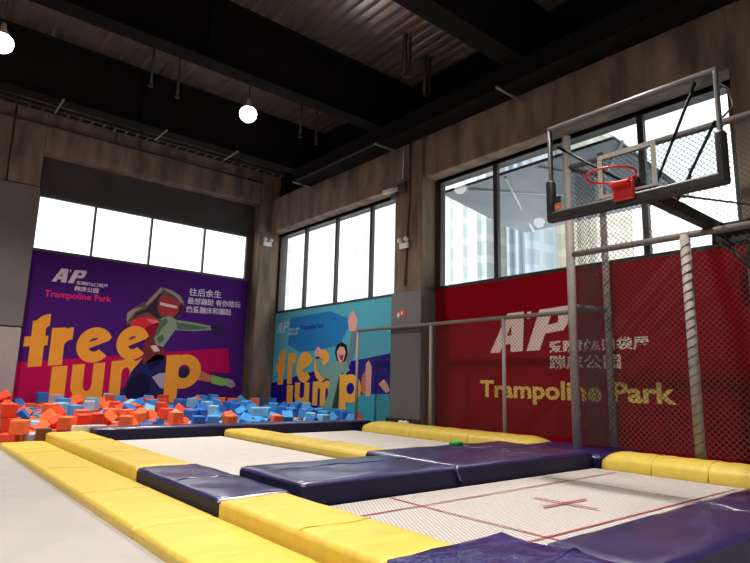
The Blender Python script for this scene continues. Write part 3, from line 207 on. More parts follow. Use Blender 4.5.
# wall with the red and blue posters: below the windows, above them, and solid strips behind the pillars
b = mb('plaster')
b.box(XW, XW+.3, -7, 15.9, FL-.1, 3.0).box(XW, XW+.3, -7, 15.9, 5.40, ZD+.1)
b.box(XW, XW+.3, 15.2, 15.9, 3.0, 5.4).box(XW, XW+.3, 8.5, 9.4, 3.0, 5.4).box(XW, XW+.3, -7, 2.58, 3.0, 5.4)
st(b.build('wall_right'))
b = mb('plaster')
b.box(-7, XW, YP, YP+.3, FL-.1, 3.95).box(-7, 2.2, YP, YP+.3, 3.95, 5.4).box(8.0, XW, YP, YP+.3, 3.95, 5.4).box(-7, XW, YP, YP+.3, 5.4, ZD+.1)
st(b.build('wall_back'))
st(mb('plaster').box(-7.3, -7, -7, 15.9, FL-.1, ZD+.1).build('wall_left'))
st(mb('plaster').box(-7.3, 9.1, -7.3, -7, FL-.1, ZD+.1).build('wall_front'))
st(mb('shade_panel').box(2.2, 8.05, YP-.05, YP-.005, 5.37, 6.32).build('trim_1'))      # dark panel above the far windows

# corrugated deck: ribs run along y
b = mb('deck'); per = .23; x = -7.0; prof = []
while x < 9.1:
    prof += [(x, ZD), (x+.08, ZD), (x+.105, ZD+.07), (x+.205, ZD+.07)]; x += per
for (x0, z0), (x1, z1) in zip(prof, prof[1:]):
    b.face([(x0, -7, z0), (x1, -7, z1), (x1, 15.9, z1), (x0, 15.9, z0)])
ceil = b.build('ceiling'); st(ceil)
st(mb('plaster').box(-7.3, 9.1, -7.3, 15.9, ZD+.2, ZD+.3).build('roof_slab'))

def ibeam(y0, width, zb, label):
    b = mb('steel_dark'); yc = y0+width/2
    b.box(-7, 8.78, y0, y0+width, zb, zb+.045).box(-7, 8.78, y0+.05, y0+width-.05, ZD-.05, ZD-.005).box(-7, 8.78, yc-.02, yc+.02, zb+.045, ZD-.05)
    x = -5.5
    while x < 8.5:                                # stiffener plates
        b.box(x-.01, x+.01, y0+.03, y0+width-.03, zb+.045, ZD-.05); x += 4.6
    st(b.build('steel_beam'), label, 'steel beam')
ibeam(12.75, .36, 6.64, 'deep dark steel beam spanning in front of the far concrete beam')
ibeam(9.17, .36, 6.64, 'deep dark steel beam ending above the middle concrete pillar')
ibeam(5.42, .40, 6.64, 'deep dark steel beam at the top edge of the photo')
ibeam(1.7, .40, 6.64, 'deep dark steel beam above the trampolines behind the viewpoint')
# dark edge channel on the concrete beam along the windows
st(mb('steel_dark').box(8.70, 8.79, -7, 15.15, 6.64, ZD-.01).build('edge_beam'), 'dark steel edge plate along the top of the window wall', 'steel beam')
st(mb('steel_dark').box(7.72, 8.22, -7, 12.66, 6.25, 6.635, .01, 1).build('edge_duct'), 'long dark duct under the steel beams along the window wall', 'duct')

# concrete frame
def conc(x0, x1, y0, y1, z0, z1, name, label, cat):
    return st(mb('concrete').box(x0, x1, y0, y1, z0, z1, .02, 1).build(name), label, cat)
conc(8.43, 8.79, 9.4, 15.18, 5.45, 6.50, 'concrete_beam', 'brown concrete beam over the windows above the blue poster', 'concrete beam')
conc(8.43, 8.79, 2.5, 8.5, 5.45, 6.45, 'concrete_beam', 'brown concrete beam over the windows above the red poster', 'concrete beam')
conc(2.22, 8.1, 15.2, YP-.01, 6.3, ZD-.02, 'concrete_beam', 'brown concrete beam above the purple poster windows', 'concrete beam')
conc(8.36, 8.79, 8.5, 9.37, FL, 6.62, 'concrete_pillar', 'brown concrete pillar between the blue and red posters', 'concrete pillar')
conc(8.1, 8.79, 15.18, YP-.01, FL, ZD-.03, 'concrete_pillar', 'brown concrete pillar in the corner between purple and blue posters', 'concrete pillar')
conc(8.36, 8.79, 1.7, 2.5, FL, 6.62, 'concrete_pillar', 'brown concrete pillar at the right edge beside the hoop', 'concrete pillar')
conc(1.56, 2.22, 15.2, YP-.01, 5.42, ZD-.03, 'concrete_pillar', 'brown concrete pillar left of the purple poster', 'concrete pillar')
conc(-1, 1.54, 15.25, YP-.01, 5.42, ZD-.03, 'concrete_pillar', 'recessed brown concrete panel at the far left wall', 'concrete pillar')
st(mb('render').box(.2, 2.24, 15.17, YP-.01, 2.08, 5.4, .02, 1).build('trim_2'), 'grey clad wall strip left of the purple poster', 'wall cladding')
st(mb('box_grey').box(.2, 2.22, 15.12, YP-.01, FL, 2.05, .02, 1).build('trim_3'), 'pale grey box at the foot of the left pillar', 'wall cladding')

# windows
def window(name, axis, at, edges, z0, z1, fr, bar=.05, transom=None):
    def bx(bb, u0, u1, v0, v1, d0, d1):
        if axis == 'y': bb.box(u0, u1, at+d0, at+d1, v0, v1)
        else: bb.box(at+d0, at+d1, u0, u1, v0, v1)
    b = mb(fr); u0, u1 = edges[0], edges[-1]
    bx(b, u0-.06, u1+.06, z0-.03, z0+.05, .0, .09); bx(b, u0-.06, u1+.06, z1-.05, z1+.06, .0, .09)
    for u in edges: 
        h = bar/2 if u not in (u0, u1) else .06
        bx(b, u-h, u+h, z0+.05, z1-.05, .0, .09)
    root = b.build(name); st(root)
    for a, c in zip(edges, edges[1:]):
        g = mb('glass'); bx(g, a+bar/2, c-bar/2, z0+.05, z1-.05, .04, .046)
        g.build('glass_pane', root)
window('window_1', 'y', YP, [2.26, 3.6, 5.04, 6.56, 7.95], 3.97, 5.36, 'frame_grey')
window('window_2', 'x', XW, [9.45, 10.75, 12.22, 13.73, 15.15], 3.02, 5.42, 'frame_dark', .09)
window('window_3', 'x', XW, [2.62, 3.96, 5.30, 6.88, 8.42], 3.02, 5.42, 'frame_dark', .10)

# services under the deck
def pipe(pts, r, name, label, cat, m='pipe_dark', group=None):
    p0 = pts[0]; o = mb(m).tube(pts, r, 8).build(name, shift=tuple(p0)); return tag(o, label, cat, group)
e = empty('sprinkler_pipe', (1.25, 15.08, 6.93), 'thin dark sprinkler pipe along the concrete beam above the purple poster', 'pipe')
part('pipe_run', mb('pipe_dark').tube([(-1, 15.08, 6.93), (8.05, 15.08, 6.93)], .028, 8), e)
for x in (3.75, 4.35, 7.2):
    part('hanger', mb('pipe_dark').tube([(x, 15.08, 6.93), (x, 15.08, ZD)], .03, 8), e)
e = empty('cable_tray', (3, 13.6, 6.75), 'long dark slotted cable tray behind the far steel beam', 'cable tray')
b = mb('tray'); b.box(-3, 7.9, 13.55, 13.57, 6.72, 6.80).box(-3, 7.9, 13.80, 13.82, 6.72, 6.80); x = -2.9
while x < 7.9: b.box(x, x+.05, 13.57, 13.80, 6.725, 6.745); x += .25
part('tray', b, e)
for x in (2.07, 4.21, 5.99): part('support_angle', mb('rail').box(x-.015, x+.015, 12.62, 13.40, 6.60, 6.632), e)
for x in (-1, 2, 5, 7.6): part('hanger', mb('pipe_dark').tube([(x, 13.69, 6.72), (x, 13.69, ZD)], .012, 6), e)
e = empty('hanging_support', (7.9, 9.24, 6.21), 'pale support angle under the dark duct above the middle pillar', 'support', 'supports of the dark duct')
part('angle', mb('lamp_body').box(7.62, 8.60, 9.22, 9.26, 6.21, 6.245), e)
e = empty('hanging_support', (7.9, 12.64, 6.21), 'pale support angle at the far end of the dark duct', 'support', 'supports of the dark duct')
part('angle', mb('lamp_body').box(7.62, 8.60, 12.62, 12.66, 6.21, 6.245), e)
e = empty('hanging_support', (7.9, 5.9, 6.21), 'pale support angle under the dark duct above the red poster', 'support', 'supports of the dark duct')
part('angle', mb('lamp_body').box(7.62, 8.42, 5.88, 5.92, 6.21, 6.245), e)
e = empty('edge_trim', (7.71, 10.9, 6.25), 'pale metal edge strip along the far end of the dark duct', 'strip')
part('strip', mb('tray').box(7.69, 7.715, 9.26, 12.62, 6.25, 6.30), e)
for (x, y, lab) in ((7.16, 7.81, 'thick dark drop pipe under the deck near the top of the photo'), (8.0, 8.08, 'thin dark drop pipe under the deck beside the thick one'),
                    (3.48, 11.7, 'dark drop pipe under the deck, leftmost of the far bay'), (4.08, 11.8, 'dark drop pipe under the deck left of the round hanging lamp'),
                    (7.2, 11.7, 'dark drop pipe under the deck right of the round hanging lamp'), (7.75, 11.8, 'dark drop pipe under the deck nearest the tray over the blue poster')):
    e = empty('hanging_pipe', (x, y, ZD), lab, 'pipe')
    rr = .05 if 'thick' in lab else .03
    part('pipe_run', mb('pipe_dark').tube([(x, y, ZD+.03), (x, y, 7.12)], rr, 8), e)
    if 'thick' in lab: part('pipe_run', mb('pipe_dark').tube([(x+.14, y, ZD+.03), (x+.14, y, 7.12)], .03, 8), e)
    part('sprinkler_head', mb('pipe_dark').lathe([(.001, -.08), (.05, -.07), (.05, -.05), (.02, -.04), (.02, 0)], (x, y, 7.12), 10), e)

# hanging lamps: the two in view, plus unseen ones added to light the floor
def lamp(x, y, z, label, watts, group=None):
    e = empty('pendant_lamp', (x, y, z), label, 'lamp', group)
    part('suspension_chain', mb('pipe_dark').tube([(x, y, z+.36), (x, y, ZD)], .012, 6), e)
    part('housing', mb('lamp_body').lathe([(.001, .36), (.04, .36), (.05, .26), (.09, .20), (.13, .12), (.13, .09)], (x, y, z), 24), e)
    part('lens', mb('lamp_lens').lathe([(.001, -.19), (.07, -.178), (.13, -.14), (.175, -.08), (.19, 0), (.175, .07), (.13, .12)], (x, y, z), 24), e)
    ld = bpy.data.lights.new('lamp_light', 'AREA'); ld.shape = 'DISK'; ld.size = .34; ld.energy = watts; ld.color = (1, .95, .88); ld.spread = R(120)
    lo = bpy.data.objects.new('lamp_light', ld); C.objects.link(lo); lo.parent = e; lo.location = (0, 0, -.215)
lamp(5.36, 10.92, 6.78, 'round glowing pendant lamp hanging over the foam pit', LAMP)
lamp(.79, 11.3, 6.72, 'glowing pendant lamp cut by the left edge of the photo', LAMP)
for i, (x, y) in enumerate(((.9, 3.4), (5.4, 3.3), (-3.6, 3.4), (.9, -3.4), (5.4, -3.4), (-3.6, 11.0))):
    lamp(x, y, 6.75, 'unseen pendant lamp added out of view to light the hall floor', LAMP, 'unseen pendant lamps added for floor light')
# ------------------------------------------------------------------ posters
class Art:                                      # flat print on a wall; layer n lies n*0.8 mm in front of the sheet
    def __init__(s, axis, at): s.b = MB(); s.axis = axis; s.at = at
    def pt(s, u, v, k): 
        return (u, s.at-k*.0012, v) if s.axis == 'y' else (s.at-k*.0012, -u, v)
    def use(s, m): s.b.use(m); return s
    def poly(s, pts, k):
        b = s.b; f = b.face([s.pt(u, v, k) for u, v in pts]); f.normal_update()
        bmesh.ops.triangulate(b.bm, faces=[f]); return s
    def px(s, pts, k): return s.poly([(on_y(p, s.at) if s.axis == 'y' else on_x(p, s.at)) for p in pts], k)
    def P(s, p): return on_y(p, s.at) if s.axis == 'y' else on_x(p, s.at)
    def text(s, body, u, v, w, h, k, off=.02, tilt=0):     # lettering fitted into a w x h box whose lower left corner is (u, v)
        vs, fs = text_faces(body, 1, off)
        x0 = min(p[0] for p in vs); x1 = max(p[0] for p in vs); y0 = min(p[1] for p in vs); y1 = max(p[1] for p in vs)
        q = [(u+(p[0]-x0)/(x1-x0)*w, v+(p[1]-y0)/(y1-y0)*h+tilt*(p[0]-x0)/(x1-x0)*w) for p in vs]
        bv = [s.b.bm.verts.new(s.pt(a, c, k)) for a, c in q]
        for f in fs:
            try: ff = s.b.bm.faces.new([bv[i] for i in f]); ff.material_index = s.b.cur
            except ValueError: pass
        return s
    def done(s, name, parent): return part(name, s.b, parent)
class Pen:                                      # fat letters from bars and arcs in a sheared local frame
    def __init__(s, art, u0, v0, tilt, k): s.a = art; s.u0 = u0; s.v0 = v0; s.t = tilt; s.k = k
    def q(s, pts, own=True):
        if own: s.k += .06
        s.a.poly([(s.u0+x, s.v0+y+s.t*x) for x, y in pts], s.k); return s
    def bar(s, x0, x1, y0, y1): return s.q([(x0, y0), (x1, y0), (x1, y1), (x0, y1)])
    def arc(s, cx, cy, rx, ry, wx, wy, a0, a1, n=20):
        s.k += .06
        for i in range(n):
            p, r = R(a0+(a1-a0)*i/n), R(a0+(a1-a0)*(i+1)/n)
            s.q([(cx+rx*math.cos(p), cy+ry*math.sin(p)), (cx+rx*math.cos(r), cy+ry*math.sin(r)),
                 (cx+(rx-wx)*math.cos(r), cy+(ry-wy)*math.sin(r)), (cx+(rx-wx)*math.cos(p), cy+(ry-wy)*math.sin(p))], False)
        return s
def letter_f(p, x, w, h, s, xh):
    p.bar(x+.28*w, x+.28*w+s, 0, h-.3*w); p.bar(x, x+w, xh-.8*s, xh)
    p.arc(x+.28*w+.72*w, h-.72*w, .72*w, .72*w, s, s, 90, 180); return p
def letter_r(p, x, w, s, xh, y0=0):
    p.bar(x, x+s, y0, y0+xh); p.arc(x+w, y0+xh-.95*(w), w, .95*w, s, s, 90, 170); return p
def letter_e(p, x, w, h, s, y0=0):
    cx, cy = x+w/2, y0+h/2
    p.arc(cx, cy, w/2, h/2, s, s, 20, 318, 30)
    p.q([(cx-.45*w, cy-.20*h), (cx+.40*w, cy+.10*h), (cx+.46*w, cy+.21*h), (cx+.40*w, cy+.27*h), (cx-.45*w, cy-.02*h)])
    return p
def letter_u(p, x, w, h, s, y0=0):
    p.bar(x, x+s, y0+.4*h, y0+h); p.bar(x+w-s, x+w, y0, y0+h)
    p.arc(x+w/2, y0+.42*h, w/2, .45*h, s, .8*s, 180, 360); return p
def letter_m(p, x, w, h, s, y0=0):
    p.bar(x, x+s, y0, y0+h); m = (w+s)/2
    for i in (0, 1):
        a = x+i*(m-s)
        p.arc(a+m/2, y0+h-.42*m, m/2, .46*m, s, .8*s, 0, 180, 14); p.bar(a+m-s, a+m, y0, y0+h-.42*m)
    return p
def letter_p(p, x, w, h, s, y0=0, drop=.3):
    p.bar(x, x+s, y0-drop, y0+h); p.arc(x+w/2+.02*w, y0+h/2, w/2, h/2, .32*w, .30*h, 0, 360, 32); return p
def logo(a, P0, Pr, Pt, k):                     # heavy slanted A, tick and P
    u0, v0 = P0; w = Pr[0]-u0; sh = (Pr[1]-v0)/w; h = Pt
    n = [0]
    def q(pts):
        n[0] += .05; a.poly([(u0+x*w, v0+y*h+sh*x*w) for x, y in pts], k+n[0])
    q([(0, 0), (.13, 0), (.31, .78), (.36, 1), (.24, 1)]); q([(.27, 0), (.425, 0), (.45, 1), (.30, 1), (.285, .45)]); q([(.16, .2), (.29, .2), (.29, .42), (.23, .42)])
    q([(.47, 0), (.63, 0), (.80, 1), (.64, 1)]); q([(.62, .82), (.97, .82), (1, .95), (.97, 1.02), (.70, 1.0)]); q([(.84, .5), (.95, .58), (1, .95), (.86, .90)]); q([(.70, .40), (.90, .44), (.95, .58), (.86, .64), (.73, .60)])
    q([(.49, .98), (.54, .98), (.52, .8), (.485, .8)])
def two_words(axis, at, m, u, v, w, h, tilt, parent):
    for body, du, dw, dv, dh in (('Trampoline', 0, .685, 0, 1), ('Park', .735, .265, .24, .76)):
        a = Art(axis, at); a.use(K[m]).text(body, u+du*w, v+dv*h+tilt*du*w, dw*w, dh*h, 2, .03, tilt); a.done('lettering_word', parent)
def flat(name, c, r=.55): return mat(name, srgb(*c), .85, spec=.06)
K = dict(purple=flat('print_purple', (76, 32, 116)), pink=flat('print_magenta', (190, 20, 88)), orange=flat('print_orange', (246, 166, 62)), white=flat('print_white', (226, 214, 226)),
  pinktext=flat('print_pink', (225, 55, 125)), hair=flat('print_hair', (104, 82, 80)), hairlight=flat('print_hair_light', (160, 146, 134)), hairdark=flat('print_hair_dark', (62, 44, 56)), scarfd=flat('print_scarf_dark', (150, 24, 44)), jeansd=flat('print_jeans_dark', (28, 26, 62)), pinkl=flat('print_scarf_light', (238, 120, 140)), face=flat('print_face', (175, 60, 62)), mask=flat('print_mask', (225, 195, 190)),
  scarf=flat('print_scarf', (225, 50, 62)), sleeve=flat('print_sleeve', (140, 158, 132)), sleeved=flat('print_sleeve_dark', (88, 112, 84)), glove=flat('print_glove', (52, 42, 82)), jeans=flat('print_jeans', (44, 42, 96)), knee=flat('print_knee', (170, 165, 185)),
  shirt=flat('print_shirt', (120, 50, 60)), skin=flat('print_skin', (205, 120, 90)), shoe=flat('print_shoe', (140, 190, 100)), sole=flat('print_sole', (165, 155, 170)), aqua=flat('print_aqua', (80, 190, 215)),
  teal=flat('print_teal', (88, 176, 196)), tealb=flat('print_blue', (45, 128, 190)), navy=flat('print_navy', (40, 26, 130)), blot=flat('print_turquoise', (60, 168, 188)), bluetext=flat('print_blue_text', (28, 62, 150)), paleteal=flat('print_pale', (168, 205, 222)),
  orange2=flat('print_orange_two', (244, 176, 70)), sweater=flat('print_sweater', (128, 165, 148)), sweaterd=flat('print_sweater_grey', (110, 130, 140)), skin2=flat('print_skin_pale', (228, 170, 155)), hair2=flat('print_black_hair', (40, 28, 36)), mouth=flat('print_mouth', (190, 60, 80)), trouser=flat('print_trousers', (48, 70, 66)),
  red=flat('print_red', (142, 5, 23)), gold=flat('print_gold', (240, 205, 110)), redwhite=flat('print_pinkish_white', (240, 214, 210)))

# purple poster on the back wall
e = empty('wall_poster', (5.1, YP-.02, 0), 'purple wall poster with orange free jump lettering and a leaping figure', 'poster')
A = YP-.022
part('printed_sheet', MB().use(K['purple']).box(2.25, 8.03, YP-.02, YP-.004, FL, 3.95), e)
a = Art('y', A); a.use(K['pink']).px([(17,362), (228,348), (230,373), (200,372), (120,388), (92,404), (40,410), (8,408)], 1); a.done('magenta_band', e)
a = Art('y', A); a.use(K['orange'])
p = Pen(a, 2.36, 1.16, .118, 3)
letter_f(p, 0, .50, 1.24, .29, .72); letter_r(p, .56, .47, .30, .90); letter_e(p, 1.13, .83, .88, .27)
p = Pen(a, 3.0, 1.16+.118*.64, .118, 3)
p.bar(.02, .35, -.85, -.03); letter_u(p, .46, .74, .86, .27, -.88); letter_m(p, 1.35, 1.2, .88, .27, -.88)
p = Pen(a, 2.36, 1.16, .118, 6); letter_e(p, 2.06, .82, .88, .27)
p = Pen(a, 5.74, .55, .10, 6); letter_p(p, 0, .97, .93, .36, .13, .55)
a.done('slogan_lettering', e)
a = Art('y', A); a.use(K['glove']); cu, cv = 6.245, 1.18
a.poly([(cu+.155*math.cos(t*math.pi/10), cv+.155*math.sin(t*math.pi/10)) for t in range(20)], 5.6); a.done('letter_centre', e)
a = Art('y', A)
a.use(K['hair']).px([(160,287), (154,293), (147,301), (136,306), (129,311), (126,319), (127,325), (132,324), (150,320), (162,323), (172,322), (180,316), (185,305), (182,297), (172,290), (163,287)], 4)
a.use(K['hairlight']).px([(161,287.5), (150,299), (145,305), (148,305), (157,296), (163,290)], 4.4)
a.px([(163,288), (171,290), (179,295), (184,303), (181,303), (175,296), (166,291)], 4.4); a.px([(127,313), (133,309), (143,307), (135,312), (129,319), (127,322)], 4.4)
a.use(K['hairdark']).px([(152,303), (160,294), (163,292), (158,300), (157,309), (160,316), (166,319), (156,318), (149,312), (138,315), (133,320), (136,313), (146,309)], 4.5)
a.px([(180,304), (184,306), (181,314), (175,319), (172,319), (178,313)], 4.5)
a.use(K['face']).px([(160,298), (165,296), (175,299), (180,304), (178,312), (172,318), (165,317), (159,310)], 4.6)
a.use(K['mask']).px([(160,302), (168,304), (177,306), (177,308.5), (168,307), (160,305)], 4.8)
a.use(K['scarf']).px([(130,325), (134,319), (146,316.5), (155,318), (162,323), (157,331), (150,336), (140,331), (133,329)], 5)
a.use(K['scarfd']).px([(146,327), (156,323), (162,323), (157,331), (150,336), (144,333)], 5.1)
a.use(K['pinkl']).px([(146,319), (156,320), (160,323), (155,325), (150,322)], 5.1)
a.use(K['sleeve']).px([(161,318), (170,316), (176,320), (191,322), (211,326), (212,330), (193,331), (175,330), (168,340), (163,347), (156,345), (154,338), (160,329)], 5)
a.use(K['sleeved']).px([(176,322), (191,324.5), (208,327.5), (206,329), (190,330), (177,329)], 5.2)
a.px([(156,338), (163,334), (164,340), (159,344)], 5.2)
a.use(K['glove']).px([(210,327), (216,324), (223,326), (224,331), (220,337), (213,334)], 5.2)
a.use(K['shirt']).px([(148,333), (155,331), (157,346), (166,350), (166,358), (143,364), (142,350)], 4.8)
a.use(K['jeans']).px([(141,360), (150,350), (166,352), (168,400), (119,404), (124,388), (131,372)], 4.6)
a.use(K['jeansd']).px([(124,394), (131,378), (141,372), (150,378), (150,390), (140,398), (128,402)], 4.8)
a.px([(146,362), (156,354), (165,356), (160,364), (150,370)], 4.8)
a.use(K['mask']).px([(150,346), (156,345), (160,351), (154,352)], 4.9)
a.use(K['sleeved']).px([(160,321), (166,318), (168,322), (161,330), (157,337), (156,331)], 5.3)
a.use(K['knee']).px([(152,377), (160,373), (168,373), (168,390), (160,388)], 5)
a.use(K['skin']).px([(196,369), (213,376), (211,382), (196,380)], 5)
a.use(K['shoe']).px([(212,375), (226,379), (228,384), (221,386), (211,383)], 5.2)
a.use(K['sole']).px([(226,378), (232,380), (235,383), (235,386), (231,388), (224,385)], 5.1)
a.done('printed_figure', e)
a = Art('y', A); a.use(K['white']); logo(a, (2.78, 3.25), (3.54, 3.27), .34, 2)
a.done('logo', e)
a = Art('y', A); a.use(K['white']); a.text('爱蹦跶&口袋屋', 3.33, 3.24, .74, .10, 2, .02); a.text('蹦床公园', 3.30, 3.08, .56, .13, 2, .02)
a.done('logo_lettering', e)
a = Art('y', A); a.use(K['white']); a.text('往后余生', 6.22, 3.30, .96, .22, 2, .012, .03); a.text('最想蹦跶 有你陪玩', 6.19, 3.06, 1.62, .19, 2, .01, .03); a.text('热爱蹦床和蹦跶', 6.17, 2.82, 1.36, .19, 2, .01, .03)
a.done('small_lettering', e)
two_words('y', A, 'pinktext', 2.66, 2.82, 1.53, .21, .012, e)

# blue poster on the window wall
e = empty('wall_poster', (XW-.02, 12.3, 0), 'blue wall poster with orange free jump lettering and a cheering child', 'poster')
B = XW-.022
part('printed_sheet', MB().use(K['teal']).box(XW-.02, XW-.004, 9.40, 15.17, FL, 3.0), e)
a = Art('x', B)
a.use(K['tealb']).px([(291,318), (330,311), (352,320), (340,345), (318,350), (300,352), (288,345)], 1)
a.use(K['navy']).px([(268,384), (300,375), (352,361), (391,353), (391,395), (362,394), (330,399), (310,412), (266,412)], 1.2)
a.use(K['blot']).px([(331,402), (345,396), (362,394), (391,394), (391,422), (325,420)], 1.4)
a.done('colour_fields', e)
a = Art('x', B); a.use(K['orange2'])
p = Pen(a, -14.98, .88, .06, 3)
letter_f(p, 0, .52, 1.02, .30, .62); letter_r(p, .66, .42, .26, .86); letter_e(p, 1.14, .80, .84, .27); letter_e(p, 2.0, .74, .84, .26)
p = Pen(a, -14.3, .36, .02, 3)
p.bar(0, .32, 0, .53); letter_u(p, .42, .72, .60, .25); letter_m(p, 1.3, .95, .62, .24)
p = Pen(a, -11.8, .42, .02, 9); letter_p(p, 0, .86, .70, .28, .08, .35)
a.done('slogan_lettering', e)
a = Art('x', B)
a.use(K['sweater']).px([(333,362), (339,360), (347,362), (350,370), (342,378), (337,392), (331,408), (322,410), (328,395), (330,380), (322,377), (317,370), (315,358), (319,356), (324,366)], 7.0)
a.use(K['sweaterd']).px([(344,362), (349,352), (352,330), (357,331), (355,350), (350,366)], 6.8)
a.use(K['skin2']).px([(350,331), (348,321), (351,312), (354,311), (358,320), (356,331)], 7.0)
a.px([(316,359), (315,352), (318,346), (322,350), (321,358)], 7.0)
a.use(K['hair2']).px([(335,352), (337,345), (342,342), (347,345), (348,354), (345,362), (337,361)], 7.2)
a.use(K['skin2']).px([(337,352), (340,346.5), (344,347), (346,352), (344,360), (340,363), (338,359)], 7.6)
a.use(K['mouth']).px([(339.5,355), (344,355), (343,360), (340.5,360)], 7.8)
a.use(K['trouser']).px([(339,378), (343,372), (346,386), (342,408), (332,408)], 7.2)
a.use(K['skin2']).px([(366,364), (369,360), (372,366), (371,396), (366,397)], 7.4)
a.use(K['skin']).px([(362,376), (366,370), (366,394), (361,392)], 7.3)
a.use(K['skin2']).px([(379,384), (384,379), (388,384), (390,391), (386,393), (382,388)], 7.4)
a.done('printed_figure', e)
a = Art('x', B); a.use(K['paleteal']); logo(a, (-15.05, 2.38), (-14.35, 2.40), .32, 2)
a.done('logo', e)
a = Art('x', B); a.use(K['paleteal']); a.text('爱蹦跶&口袋屋', -14.4, 2.42, .6, .09, 2, .02); a.text('蹦床公园', -14.4, 2.30, .5, .10, 2, .02)
a.done('small_lettering', e)
two_words('x', B, 'bluetext', -13.75, 2.38, 1.15, .19, 0, e)

# red poster on the window wall
e = empty('wall_poster', (XW-.02, 5.5, 0), 'red wall poster with white logo and gold lettering behind nets', 'poster')
part('printed_sheet', MB().use(K['red']).box(XW-.02, XW-.004, 1.0, 8.47, FL, 3.0), e)
a = Art('x', B); a.use(K['redwhite']); logo(a, (-7.03, 1.62), (-5.28, 1.66), .72, 2)
a.text('爱蹦跶&口袋屋', -5.74, 1.59, 1.74, .21, 2, .02, .01); a.text('蹦床公园', -5.74, 1.31, 1.28, .24, 2, .02)
a.done('logo_lettering', e)
two_words('x', B, 'gold', -7.28, .70, 3.62, .41, 0, e)
# ------------------------------------------------------------------ trampolines and pads
def bed(x0, x1, y0, y1, label, m, lines=None, cross=None, dots=False):
    e = empty('trampoline', ((x0+x1)/2, (y0+y1)/2, FL), label, 'trampoline')
    b = mb(m); nx, ny = 24, 16
    for i in range(nx):
        for j in range(ny):
            def P(i, j):
                u, v = i/nx, j/ny
                return (x0+(x1-x0)*u, y0+(y1-y0)*v, -.012*math.sin(math.pi*u)*math.sin(math.pi*v))
            b.face([P(i, j), P(i+1, j), P(i+1, j+1), P(i, j+1)], True)
    bmesh.ops.remove_doubles(b.bm, verts=b.bm.verts, dist=1e-4)
    part('jumping_bed', b, e)
    b = mb('steel_dark')
    for q in ((x0-.03, x1+.03, y0-.03, y0), (x0-.03, x1+.03, y1, y1+.03), (x0-.03, x0, y0, y1), (x1, x1+.03, y0, y1)): b.box(q[0], q[1], q[2], q[3], FL, -.012)
    part('steel_frame', b, e)
    def line(pts, w, name, m='red_line', dash=0):
        b = mb(m); (xa, ya), (xb, yb) = pts; d = Vector((xb-xa, yb-ya, 0)); L = d.length; d /= L; n = Vector((-d.y, d.x, 0))*w/2
        s = 0
        while s < L:
            t = min(L, s+(dash*.6 if dash else .3)); 
            a0 = Vector((xa, ya, .003))+d*s; a1 = Vector((xa, ya, .003))+d*t
            b.face([a0-n, a1-n, a1+n, a0+n]); s += dash or .3
        part(name, b, e)
    for l in lines or []: line(l, .02, 'red_marking')
    for l in cross or []: line(l, .035, 'centre_mark')
    return e
bed(2.65, 7.08, 2.09, 4.02, 'nearest trampoline bed of pale webbing with red line rectangle and centre cross', 'bed',
    [((3.57, 2.12), (3.57, 4.0)), ((5.92, 2.12), (5.92, 4.0)), ((2.75, 2.40), (7.0, 2.36)), ((2.75, 3.58), (7.0, 3.68))],
    [((4.42, 2.99), (5.08, 2.97)), ((4.72, 3.29), (4.74, 2.66))])
bed(2.66, 4.76, 5.18, 9.9, 'pale trampoline bed between the left yellow pad and the yellow divider', 'bed_plain')
bed(5.40, 7.80, 5.56, 9.9, 'pale trampoline bed beyond the yellow divider, in front of the pillar', 'bed_plain')

